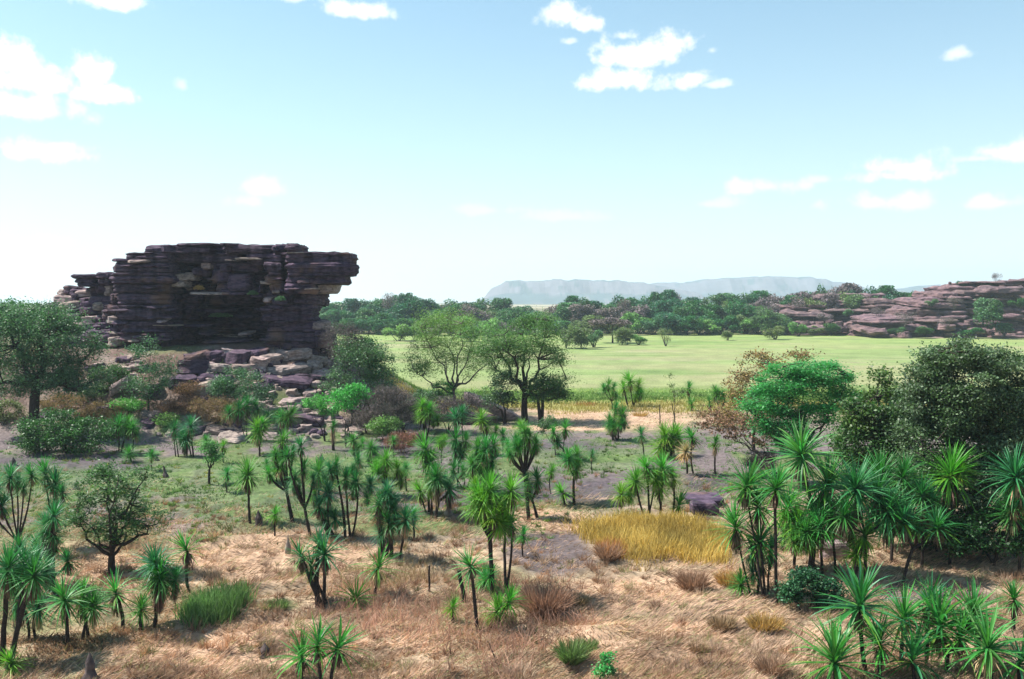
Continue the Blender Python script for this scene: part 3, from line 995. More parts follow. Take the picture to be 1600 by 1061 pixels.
# shrubs of the slope and its foot
SH = [
    ('young green tree with a yellowish lower half against the dark rock wall', (232, 645), [(226, 548, 20, 20), (238, 590, 34, 26), (258, 575, 16, 20), (215, 610, 22, 18)], 'g_grey', 60, 100, (.2, .08), .8, .06, 1, 'tree'),
    ('long black-green thicket at the foot of the wide umbrella-crowned tree', (105, 708), [(85, 672, 48, 30), (135, 680, 50, 24), (60, 690, 30, 16)], 'g_dark', 110, 120, (.2, .11), .8, .06, 5, 'shrub'),
    ('grey-green bush among pale stones below the outcrop face', (376, 655), [(372, 597, 36, 22), (350, 612, 24, 16), (402, 618, 26, 14)], 'g_grey', 60, 120, (.2, .08), .8, .05, 4, 'shrub'),
    ('tall grey-green shrub against the end pillar of the outcrop', (556, 664), [(552, 566, 36, 24), (592, 590, 24, 22), (530, 600, 28, 20), (580, 548, 24, 16), (562, 620, 30, 20), (540, 540, 16, 12)], 'g_grey', 100, 95, (.2, .08), .95, .08, 5, 'shrub'),
    ('dark round-topped tree behind the tall grey-green shrub', (585, 655), [(592, 575, 26, 26), (560, 545, 30, 16)], 'g_dark', 45, 120, (.24, .1), .95, .08, 2, 'tree'),
    ('leafless purple-grey shrub poking up beside the outcrop pillar', (535, 640), [(532, 525, 24, 20), (545, 545, 30, 20)], 'g_twig', 50, 90, (.4, .035), .9, .07, 3, 'shrub'),
    ('bright green twin-crowned small tree on thin stems before the rock rubble', (543, 700), [(536, 626, 24, 14), (556, 614, 16, 12)], 'g_bright', 34, 120, (.2, .08), .6, .045, 3, 'tree'),
    ('bright green flat-topped small tree standing over the pale rubble', (505, 690), [(494, 628, 22, 10), (512, 640, 14, 8)], 'g_bright', 26, 110, (.2, .08), .55, .04, 2, 'tree'),
    ('wide leafless purple-brown thicket between the outcrop and the airy tree', (628, 684), [(622, 638, 40, 22), (600, 620, 26, 18), (655, 645, 24, 18)], 'g_twig', 100, 100, (.42, .035), .8, .04, 6, 'shrub'),
    ('purple-brown twiggy bush below the airy tree, next to the bright green tuft', (702, 678), [(700, 640, 30, 18), (728, 632, 18, 14)], 'g_twig', 60, 90, (.42, .035), .75, .04, 5, 'shrub'),
    ('small bright green bush in front of the limbs of the airy tree', (694, 650), [(692, 608, 20, 12), (680, 618, 12, 8)], 'g_bright', 24, 120, (.2, .08), .6, .04, 2, 'shrub'),
    ('low reddish-brown dry bush on the soil under the purple-brown thicket', (627, 706), [(626, 688, 24, 12)], 'g_brown', 30, 90, (.3, .04), .5, .02, 5, 'shrub'),
    ('green and brown sapling on a thin stem next to the stout forked tree', (868, 712), [(856, 660, 15, 10), (850, 668, 8, 7)], 'g_grey', 14, 110, (.16, .08), .4, .035, 1, 'sapling'),
    ('lone small round sapling with its own little shadow on the green flat', (327, 757), [(327, 702, 12, 13), (330, 712, 12, 8)], 'g_light', 22, 110, (.14, .07), .42, .07, 1, 'sapling'),
    ('red-brown dry bush on the slope under the grey-green bush', (350, 668), [(345, 640, 34, 16), (318, 634, 22, 12)], 'g_brown', 60, 90, (.3, .04), .6, .02, 6, 'shrub'),
    ('rusty dry bush on the slope behind the twin dark-skirted screw pines', (298, 652), [(290, 632, 26, 12), (265, 636, 18, 9)], 'g_brown', 40, 90, (.3, .04), .6, .02, 6, 'shrub'),
    ('low green bush among stones halfway between the young green tree and the pale boulders', (262, 668), [(260, 655, 20, 8)], 'g_light', 20, 100, (.18, .08), .5, .03, 3, 'shrub'),
    ('purple-brown twiggy bush on the slope behind the spreading fringe-leaved screw pine', (175, 652), [(170, 640, 34, 12), (140, 646, 20, 8)], 'g_brown', 60, 90, (.3, .04), .6, .02, 6, 'shrub'),
    ('dry brown scrub under the limbs of the wide umbrella-crowned tree', (110, 640), [(100, 628, 40, 12)], 'g_brown', 60, 80, (.3, .04), .6, .02, 6, 'shrub'),
    ('dark green bush tucked under the foot of the outcrop buttress', (180, 600), [(170, 585, 30, 14), (200, 600, 18, 10)], 'g_dark', 50, 100, (.2, .08), .6, .03, 5, 'shrub'),
    ('small green bush on rubble beside the grey-green bush, towards the plain', (440, 668), [(436, 652, 18, 10)], 'g_light', 22, 100, (.18, .08), .5, .03, 3, 'shrub'),
    ('leafy green bush pushing through the wide purple-brown thicket', (610, 690), [(606, 662, 20, 12), (590, 668, 12, 8)], 'g_light', 34, 110, (.2, .08), .6, .03, 4, 'shrub'),
    ('green bush on the plain side of the wide purple-brown thicket', (660, 672), [(662, 622, 20, 14), (650, 634, 14, 10)], 'g_grey', 44, 110, (.2, .08), .7, .04, 4, 'shrub'),
    ('rusty dry bush between the dark boulders below the recess of the outcrop', (300, 618), [(296, 606, 24, 8)], 'g_brown', 36, 90, (.3, .04), .5, .02, 5, 'shrub'),
    ('purplish leafless bush behind the twin-crowned small tree', (570, 676), [(574, 655, 26, 14)], 'g_twig', 50, 90, (.36, .035), .6, .03, 5, 'shrub'),
    ('grey-green bush at the seam of soil and rubble near the big slope boulder', (150, 622), [(148, 610, 24, 10)], 'g_grey', 30, 100, (.18, .08), .6, .03, 4, 'shrub'),
    ('small green bush on the slope between the thicket and the rusty bush', (205, 650), [(200, 632, 24, 9)], 'g_bright', 24, 100, (.18, .08), .5, .03, 3, 'shrub'),
    ('yellow-green bush at the picture edge, on the rising ground behind the umbrella-crowned tree', (14, 660), [(12, 640, 24, 14)], 'g_olive', 26, 100, (.2, .08), .6, .03, 3, 'shrub'),
    ('round-leafed dark green shrub between the big screw pines and the open dry grass', (1262, 956), [(1260, 912, 26, 20), (1292, 925, 20, 16), (1240, 925, 16, 14)], 'g_teal', 70, 90, (.12, .085), .34, .03, 4, 'shrub'),
    ('tiny sapling with glossy bright leaves at the bottom edge of the picture', (948, 1062), [(948, 1030, 9, 12), (946, 1048, 14, 10), (938, 1050, 8, 6)], 'g_bright', 30, 26, (.09, .06), .16, .014, 2, 'sapling'),
    ('leggy almost leafless sapling standing against the edge of the bright plain', (1054, 660), [(1047, 596, 5, 12), (1056, 610, 10, 10), (1066, 606, 5, 10)], 'g_olive', 14, 30, (.2, .08), .4, .035, 1, 'sapling'),
    ('purple-grey leafless bush leaning against the half-bare reddish tree', (1196, 745), [(1190, 722, 24, 12)], 'g_twig', 40, 90, (.3, .03), .5, .02, 5, 'shrub'),
    ('grey leafless tangle at the foot of the tall dark-trunked screw pine', (1300, 846), [(1292, 822, 24, 18), (1310, 800, 16, 14)], 'g_twig', 40, 70, (.26, .025), .4, .03, 5, 'shrub'),
    ('bare reddish scrub on the dry flat between two small screw pines near the plain', (1150, 668), [(1120, 650, 34, 10), (1150, 655, 24, 10)], 'g_brown', 40, 80, (.3, .035), .5, .02, 5, 'shrub'),
    ('small leafy light green bush between the airy tree and the stout forked tree', (760, 640), [(768, 616, 26, 12), (745, 622, 14, 9)], 'g_light', 34, 110, (.22, .09), .7, .04, 4, 'shrub'),
    ('tiny bush rooted on a ledge in the middle of the outcrop face', None, [(345, 486, 20, 7)], 'g_grey', 14, 60, (.2, .05), .5, .02, 3, 'shrub'),
    ('tiny yellow grass clump on the lit ledge high in the outcrop face', None, [(311, 444, 9, 6)], 'straw_gold', 10, 60, (.3, .03), .4, .01, 3, 'shrub'),
    ('green tuft rooted where the overhang meets the outcrop face', None, [(438, 460, 9, 7)], 'g_grey', 9, 60, (.22, .05), .4, .02, 3, 'shrub'),
    ('hanging grey-green tuft in the crack beneath the overhang corner', None, [(395, 452, 9, 6)], 'g_grey', 9, 60, (.22, .05), .4, .02, 3, 'shrub'),
]
LEDGEY = {345: 100.9, 311: 98.8, 438: 96.5, 395: 97.6}
for i, (lab, b, el, mt, cl, per, lf, clr, tr, st, nm) in enumerate(SH):
    if b is None:
        ex, ey, rx, ry = el[0]
        Y = LEDGEY[ex]
        P = at(ex, ey + ry * 1.3, Y)
        g = np.random.default_rng(900 + i)
        t = thing('shrub', tuple(P), lab, 'shrub')
        a = Acc()
        C = unit(cl * per, g) * g.random(cl * per)[:, None] ** .5 * np.array([rx, rx * .7, ry]) * Y / F
        C[:, 2] = np.abs(C[:, 2])
        a.add(*leaf_quads(C, g, lf[0], lf[1], .1, updir=.5))
        a.build('crown', M[mt], t, smooth=False)
        A = Acc()
        for q in range(5):
            e = C[int(g.integers(len(C)))]
            A.add(*tube(bez(np.array([0, 0.2, -.15]), e * .5, e, 4), [.03, .02, .015, .008], 5))
        A.build('stem', M['bark'], t)
        continue
    tree(lab, nm, b, el, mt, 'bark_grey' if 'purple' in mt or 'brown' in mt else 'bark', name=nm, limbs=max(4, st), clumps=cl, per=per, leaf=lf, clr=clr, trunk=tr, stems=st, seed=50 + i, flat=.1 if lf[1] < .05 else .35,
         updir=.5 if lf[1] < .05 else None)

# ------------------------------------------------------------------ the far tree line
def crown_variant(seed, kind):
    """a crown one unit wide to each side and one unit high, with its trunk"""
    g = np.random.default_rng(seed)
    nl = {'dome': 13, 'bush': 7, 'umb': 8, 'airy': 9, 'tall': 9}[kind]
    P, Rr = [], []
    for i in range(nl):
        a = g.uniform(0, 6.28)
        r = g.uniform(.15, .72)
        if kind == 'umb':
            c, s = np.array([math.cos(a) * r, math.sin(a) * r, g.uniform(.66, .8) - .12 * r]), g.uniform(.25, .42)
        elif kind == 'bush':
            c, s = np.array([math.cos(a) * r, math.sin(a) * r, g.uniform(.25, .62)]), g.uniform(.3, .42)
        elif kind == 'tall':
            c, s = np.array([math.cos(a) * r * .8, math.sin(a) * r * .8, g.uniform(.4, .85)]), g.uniform(.22, .4)
        else:
            c, s = np.array([math.cos(a) * r, math.sin(a) * r, g.uniform(.2, .78) - .1 * r]), g.uniform(.28, .44)
        P.append(c)
        Rr.append(s)
    P, Rr = np.array(P), np.array(Rr)
    n = 4200 if kind != 'airy' else 1500
    idx = g.integers(0, nl, n)
    q = unit(n, g)
    q[:, 2] = np.where(g.random(n) < .75, np.abs(q[:, 2]), q[:, 2])
    rad = Rr[idx] * g.uniform(.72, 1.05, n)
    C = P[idx] + q * rad[:, None] * np.array([1, 1, .55 if kind != 'umb' else .32])
    C += .05 * g.normal(size=C.shape) * np.array([1, 1, .5])
    if kind != 'airy':
        C[:, 2] = np.clip(C[:, 2], .02, 1)
    # clumped tone
    tn = 1.15 + 1.5 * fbm(C[:, 0] * 5 + seed, C[:, 1] * 5, C[:, 2] * 7, 5, 3)
    tone = (np.clip(tn, .35, 2.4) * g.uniform(.75, 1.25, n))[:, None] * np.ones(3)
    a = Acc()
    Vq, Fq, Tq = leaf_quads(C, g, .105 if kind != 'airy' else .10, .075 if kind != 'airy' else .04, .3, .4, tone)
    Vq[:, 2] = np.repeat(C[:, 2], 4) + (Vq[:, 2] - np.repeat(C[:, 2], 4)) * .45
    a.add(Vq, Fq, Tq)
    cr = a.build('crown', M['g_dark'], link=False, smooth=False)
    A = Acc()
    ns = 3 if kind in ('bush', 'airy') else 1
    for s in range(ns):
        b = np.array([g.normal() * .05, g.normal() * .05, -.03]) if ns > 1 else np.array([0, 0, -.03])
        f = np.array([b[0] * 2, b[1] * 2, .3])
        if ns == 1:
            A.add(*tube(np.array([b, (b + f) / 2 + g.normal(size=3) * .01, f]), [.05, .042, .035], 6))
        for i in range(s, nl, ns):
            st = f if ns == 1 else b
            A.add(*tube(bez(st, (st + P[i]) / 2 + np.array([0, 0, -.05]), P[i] + [0, 0, Rr[i] * .3], 5), np.linspace(.028, .006, 5), 4))
    tr = A.build('trunk', M['bark_grey'] if kind == 'airy' else M['bark'], link=False)
    return cr, tr


VAR = {k: [crown_variant(300 + 17 * i + 5 * j, k) for i in range(3)] for j, k in enumerate(('dome', 'bush', 'umb', 'airy', 'tall'))}


def far_tree(px, by, ty, hw, kind, mat, label, group=None, Y=None, v=0, name='tree', cat='tree'):
    if Y is None:
        Y = CAMZ * F / max(by - HOR, 8)
    P = at(px, by, Y)
    P[2] = float(hgt(P[0], P[1]))
    H = at(px, ty, Y)[2] - P[2]
    w = hw * Y / F * 1.25
    t = thing(name, tuple(P), label, cat, group)
    cr, tr = VAR[kind][v % 3]
    rz = (px * 13 + by * 7) % 360
    for nm, me in (('crown', cr), ('trunk', tr)):
        o = obj(nm, me, t)
        o.scale = (w, w * .9, H)
        o.rotation_euler = (0, 0, R(rz))
        if nm == 'crown':
            o.material_slots[0].link = 'OBJECT'
            o.material_slots[0].material = M[mat]
    return t


FRONT = [
    (622, 531, 500, 24, 'bush', 'g_light', 'pale green round bush at the plain edge, just past the outcrop pillar'),
    (648, 531, 503, 12, 'bush', 'g_light', 'narrow pale green bush touching the crown of the airy tree, at the plain edge'),
    (762, 532, 494, 16, 'dome', 'g_light', 'light green round tree seen between the airy tree and the stout forked tree'),
    (735, 532, 505, 22, 'dome', 'g_light', 'light green tree behind the airy tree crown, on the far side of the plain'),
    (884, 542, 506, 17, 'bush', 'g_olive', 'olive bush just clear of the stout forked tree, across the plain'),
    (908, 543, 504, 19, 'dome', 'g_olive', 'tallest olive round tree of the clump at the near end of the tree line'),
    (928, 541, 509, 15, 'bush', 'g_grey', 'dark-bottomed olive tree leaning on the tallest olive tree of the clump'),
    (957, 534, 491, 29, 'umb', 'g_purple', 'flat umbrella-shaped purple-grey tree with a visible trunk at the plain edge'),
    (972, 537, 508, 16, 'dome', 'g_olive', 'olive dome tree standing under the flat umbrella-shaped tree'),
    (998, 537, 518, 13, 'bush', 'g_light', 'small round light green bush beside the olive dome tree'),
    (1040, 539, 510, 12, 'airy', 'g_olive', 'lone vase-shaped tree with open stems, out on the plain'),
    (1055, 519, 490, 17, 'dome', 'g_light', 'light green tree right behind the lone vase-shaped tree'),
    (1088, 517, 470, 20, 'tall', 'g_teal', 'tall dark teal tree over the shaded tree line past the vase-shaped tree'),
    (1115, 518, 485, 24, 'dome', 'g_dark', 'very dark broad tree in the deepest shade of the tree line'),
    (1137, 530, 513, 11, 'bush', 'g_olive', 'small isolated round bush on the plain before the darkest trees'),
    (1143, 517, 484, 18, 'dome', 'g_teal', 'blue-green round tree behind the small isolated bush'),
    (1160, 516, 490, 14, 'bush', 'g_olive', 'olive bush wedged between the blue-green round tree and the grey-topped dome tree'),
    (1186, 515, 476, 22, 'dome', 'g_grey', 'grey-topped dome tree standing proud of the tree line above the long bush'),
    (1212, 529, 504, 18, 'bush', 'g_olive', 'long pale olive bush on the plain, first before the low outcrop'),
    (1226, 522, 500, 12, 'bush', 'g_grey', 'dull green bush squeezed behind the long pale olive bush'),
    (1248, 524, 498, 15, 'bush', 'g_light', 'light yellow-green bush at the corner of the low outcrop'),
    (1274, 523, 505, 13, 'bush', 'g_olive', 'second bush along the foot of the low outcrop, olive and squat'),
    (1299, 523, 499, 15, 'bush', 'g_dark', 'dark green bush against the foot of the low outcrop'),
    (1340, 520, 504, 14, 'bush', 'g_purple', 'purple-grey bush near the middle of the low outcrop foot'),
    (1358, 516, 488, 13, 'bush', 'g_bright', 'bright green bush halfway up the dip of the low outcrop'),
]
for i, f in enumerate(FRONT):
    far_tree(*f, v=i)
# bare tree and little trees on the crests
for (px, by, ty, hw, kd, mt, Y, lab) in [
    (1558, 446, 424, 7, 'airy', 'g_purple', 350, 'bare spindly tree against the sky on top of the banded outcrop'),
    (1508, 450, 437, 12, 'dome', 'g_teal', 352, 'round dark tree on the crest of the banded outcrop'),
    (1545, 452, 439, 12, 'bush', 'g_dark', 345, 'green bush on the crest beneath the bare spindly tree'),
    (1536, 505, 458, 26, 'dome', 'g_grey', 312, 'big grey-green tree growing on the face of the banded outcrop'),
    (1552, 500, 466, 16, 'dome', 'g_dark', 310, 'darker tree leaning on the big grey-green tree of the banded outcrop'),
    (1492, 480, 462, 16, 'airy', 'g_purple', 318, 'leafless grey tree halfway up the banded outcrop'),
    (1412, 508, 486, 18, 'airy', 'g_purple', 318, 'leafless purple scrub at the low end of the banded outcrop'),
    (1290, 500, 486, 12, 'bush', 'g_purple', 342, 'purple scrubby bush lodged on the low outcrop near its end by the tree line'),
    (1325, 492, 480, 10, 'bush', 'g_grey', 345, 'grey-green bush in a crack high on the low outcrop'),
    (1400, 520, 508, 12, 'bush', 'g_grey', 316, 'grey bush at the foot of the banded outcrop where it meets the low outcrop'),
    (1445, 522, 506, 16, 'bush', 'g_dark', 314, 'dark bush in the shaded hollow at the foot of the banded outcrop'),
    (1480, 508, 494, 14, 'airy', 'g_purple', 314, 'bare purple bush on the lower beds of the banded outcrop'),
    (1515, 524, 508, 18, 'bush', 'g_dark', 312, 'wide dark bush at the foot of the banded outcrop below the big grey-green tree'),
    (1570, 520, 500, 18, 'bush', 'g_grey', 311, 'grey-green bush low on the banded outcrop behind the top of the biggest tree'),
    (1590, 478, 462, 14, 'bush', 'g_dark', 322, 'dark bush high on the banded outcrop beside the picture edge'),
    (1455, 476, 464, 10, 'bush', 'g_grey', 330, 'small grey bush on the rising shoulder of the banded outcrop'),
    (1372, 500, 478, 14, 'airy', 'g_purple', 345, 'leafless shrub in the saddle of the low outcrop'),
]:
    P = at(px, by, Y)
    t = far_tree(px, by, ty, hw, kd, mt, lab, Y=Y, v=px)
    dz = P[2] - .8
    H = at(px, ty, Y)[2] - dz
    for o in t.children:
        o.scale[2] = H
    t.location.z = dz
random.seed(21)
P = at(1484, 446, 352)
A = Acc()
slab(A, 0, 0, .9, 1.1, 1.1, 2.9, 5, p=2.6, rough=.2, nr=14, nv=9)
o = A.build('rock_pillar', M['rock_far'], smooth=False)
o.location = P - np.array([0, 0, 1])
tag(o, 'short upright stone finger on the crest of the banded outcrop', 'rock')

BACK = {'g_teal': 'dark blue-green crown within the far tree line', 'g_dark': 'deep green crown within the far tree line', 'g_purple': 'purple-grey leafless crown within the far tree line',
        'g_grey': 'dull grey-green crown within the far tree line', 'g_olive': 'olive crown within the far tree line', 'g_light': 'light green crown within the far tree line'}
def back_label(mt, px, row):
    c = {'g_teal': 'dark blue-green', 'g_dark': 'deep green', 'g_purple': 'purple-grey leafless', 'g_grey': 'dull grey-green', 'g_olive': 'olive', 'g_light': 'light green'}[mt]
    w = ('low crown in the middle rank', 'crown on the skyline', 'low crown at the front rank')[row]
    for lim, s in ((560, 'right behind the big outcrop pillar'), (600, 'just past the big outcrop pillar'), (668, 'in the dark block past the big outcrop'), (745, 'behind the airy tree'), (835, 'behind the stout forked tree'), (905, 'behind the olive clump'),
                   (985, 'behind the flat umbrella tree'), (1065, 'behind the lone vase-shaped tree'), (1110, 'between the vase-shaped tree and the isolated bush'), (1165, 'behind the small isolated bush'), (1235, 'behind the long olive bush'), (1310, 'behind the near end of the low outcrop'), (1400, 'behind the top of the low outcrop'), (9999, 'behind the saddle between both outcrops')):
        if px < lim:
            return f'{c} {w}, {s}'


GN = 'trees of the far tree line'
skyl = [(505, 478), (520, 474), (540, 470), (560, 466), (580, 462), (600, 464), (615, 462), (632, 459), (650, 463), (664, 470), (675, 477), (700, 466), (720, 466), (740, 470), (770, 467), (800, 474), (825, 480), (845, 486), (860, 478), (880, 470), (905, 466),
        (930, 470), (955, 466), (985, 459), (1010, 462), (1035, 459), (1048, 454), (1070, 460), (1100, 460), (1130, 462), (1160, 458), (1190, 455), (1215, 455), (1240, 450), (1265, 452), (1290, 445), (1310, 450), (1340, 445), (1372, 449), (1400, 449), (1430, 448), (1455, 450), (1480, 452)]
k = 0
for row, (Y, step) in enumerate([(372, 19), (415, 17), (352, 19)]):
    px = 505 + row * 7
    while px < (1480 if row < 2 else 1235):
        sk = np.interp(px, *zip(*skyl))
        dark = px < 668 or 1030 < px < 1180 and random.random() < .7
        if row == 1:
            ty = sk + random.uniform(-5, 1)
            mt = random.choice(['g_teal', 'g_dark', 'g_teal', 'g_purple', 'g_grey']) if not (px < 668) else random.choice(['g_teal', 'g_dark', 'g_teal'])
        elif row == 0:
            ty = sk + random.uniform(3, 13)
            mt = random.choice(['g_purple', 'g_purple', 'g_grey', 'g_teal', 'g_dark', 'g_olive']) if not dark else random.choice(['g_teal', 'g_dark'])
        else:
            ty = sk + random.uniform(18, 34)
            mt = random.choice(['g_purple', 'g_grey', 'g_light', 'g_olive', 'g_light']) if not dark else random.choice(['g_teal', 'g_dark', 'g_dark'])
        if row == 2 and 836 < px < 862:
            px += step
            continue
        kind = random.choice(['dome', 'dome', 'umb', 'dome', 'tall']) if row < 2 else random.choice(['dome', 'bush', 'bush'])
        far_tree(px, 0, ty, random.uniform(17, 29), kind, mt, back_label(mt, px, row), GN, Y=Y + random.uniform(-9, 9), v=k)
        k += 1
        px += step * random.uniform(.75, 1.2)
far_tree(612, 0, 452, 16, 'airy', 'g_purple', 'thin-twigged grey tree rising above the dark trees next to the outcrop overhang', Y=380, v=1)
far_tree(632, 0, 458, 17, 'tall', 'g_teal', 'tallest solid dark tree next to the thin-twigged grey tree above the tree line', Y=376, v=2)
far_tree(1292, 0, 443, 15, 'dome', 'g_dark', 'high round tree standing above the low outcrop, taller than its neighbours', Y=400, v=1)
far_tree(1338, 0, 442, 10, 'dome', 'g_teal', 'small ball-shaped crown poking over the skyline above the low outcrop', Y=400, v=0)
far_tree(1374, 0, 444, 10, 'umb', 'g_dark', 'little parasol-shaped tree on the skyline above the dip between both far outcrops', Y=400, v=2)
# trees behind the other end of the outcrop
for i, (px, ty, hw, kd, mt, lab) in enumerate([
    (52, 455, 13, 'umb', 'g_dark', 'small flat-topped tree against the sky beside the sunlit end of the outcrop'),
    (18, 463, 24, 'dome', 'g_teal', 'broad dark tree on the skyline at the edge of the picture behind the umbrella-crowned tree'),
    (70, 464, 18, 'dome', 'g_dark', 'dark green tree touching the sunlit rounded end of the outcrop'),
    (42, 470, 22, 'dome', 'g_dark', 'deep green tree below the small flat-topped skyline tree'),
    (-12, 466, 24, 'dome', 'g_dark', 'dark tree cut by the picture edge on the skyline'),
    (88, 476, 16, 'bush', 'g_teal', 'dark bush squeezed behind the sunlit rounded end of the outcrop')]):
    far_tree(px, 0, ty, hw, kd, mt, lab, Y=190 + 12 * (i % 3), v=i)

# ------------------------------------------------------------------ screw pines (pandanus)
def blade(A, org, azm, elev, L, w, droop, c, n=5, fold=.25, roll=0.0):
    """a long keeled sword leaf"""
    t = np.linspace(0, 1, n)
    e = elev - droop * t ** 1.4
    ds = np.diff(t, prepend=0) * L
    h = np.cumsum(np.cos(e) * ds)
    z = np.cumsum(np.sin(e) * ds)
    ca, sa = math.cos(azm), math.sin(azm)
    P = np.stack([org[0] + h * ca, org[1] + h * sa, org[2] + z], -1)
    ww = w * np.minimum(1, .75 + t) * (1 - t ** 2.6) * .5
    ww[-1] = .002
    s = np.array([-sa, ca, 0.0])
    up = np.stack([-np.sin(e) * ca, -np.sin(e) * sa, np.cos(e)], -1)
    Lf = P + s * ww[:, None] + up * (ww * fold)[:, None]
    Rt = P - s * ww[:, None] + up * (ww * fold)[:, None]
    V = np.stack([Lf, P, Rt], 1).reshape(-1, 3)
    i = np.arange(n - 1)[:, None] * 3
    j = np.arange(2)[None]
    Fq = np.stack([i + j, i + j + 1, i + j + 4, i + j + 3], -1).reshape(-1, 4)
    g = np.linspace(.95, 1.12, n)[:, None]
    cc = np.asarray(c)[None] * g
    A.add(V, Fq, np.repeat(cc, 3, 0))


GA = 2.39996


def head_mesh(seed, nleaf=124, part='all', wide=.052):
    g = np.random.default_rng(seed)
    A = Acc()
    for i in range(nleaf):
        u = (i + .5) / nleaf
        elev = R(86 - 118 * u ** .9 + g.normal() * 6)
        L = (.78 + .32 * math.sin(u * 2.6)) * g.uniform(.82, 1.12)
        tn = g.uniform(.65, 1.3)
        c = np.array([1, 1, 1]) * tn
        if u > .72:
            c = c * np.array([1.5, 1.15, .8])
        blade(A, (0, 0, .18 * (1 - u)), i * GA + g.normal() * .1, elev, L, wide * g.uniform(.8, 1.2), g.uniform(.15, .8) * (.4 + u), c, 5)
    return A.build('crown', M['pleaf'], link=False, smooth=False)


def skirt_mesh(seed, n=80, long=1.0):
    g = np.random.default_rng(seed)
    A = Acc()
    for i in range(n):
        u = g.random()
        elev = R(-18 - 52 * u + g.normal() * 6)
        L = long * g.uniform(.55, .95)
        tn = g.uniform(.5, 1.8)
        blade(A, (0, 0, -.05 - .28 * u * long), i * GA, elev, L, .07, g.uniform(.3, 1.0), np.array([1, 1, 1]) * tn, 4)
    return A.build('dead_leaves', M['dead'], link=False, smooth=False)


HEADS = [head_mesh(700 + i) for i in range(7)]
SKIRTS = [skirt_mesh(760 + i) for i in range(4)]
g0 = np.random.default_rng(5)
LEAVES = []
for i in range(8):
    A = Acc()
    blade(A, (0, 0, 0), 0, 0, 1.0, .058 * g0.uniform(.85, 1.15), [.1, .3, .5, .7, .9, .25, .45, 1.1][i], np.ones(3) * g0.uniform(.75, 1.25), 7)
    LEAVES.append(A.build('leaf', M['pleaf'], link=False, smooth=False))
pcount = 0


def set_mat(o, m):
    o.material_slots[0].link = 'OBJECT'
    o.material_slots[0].material = m


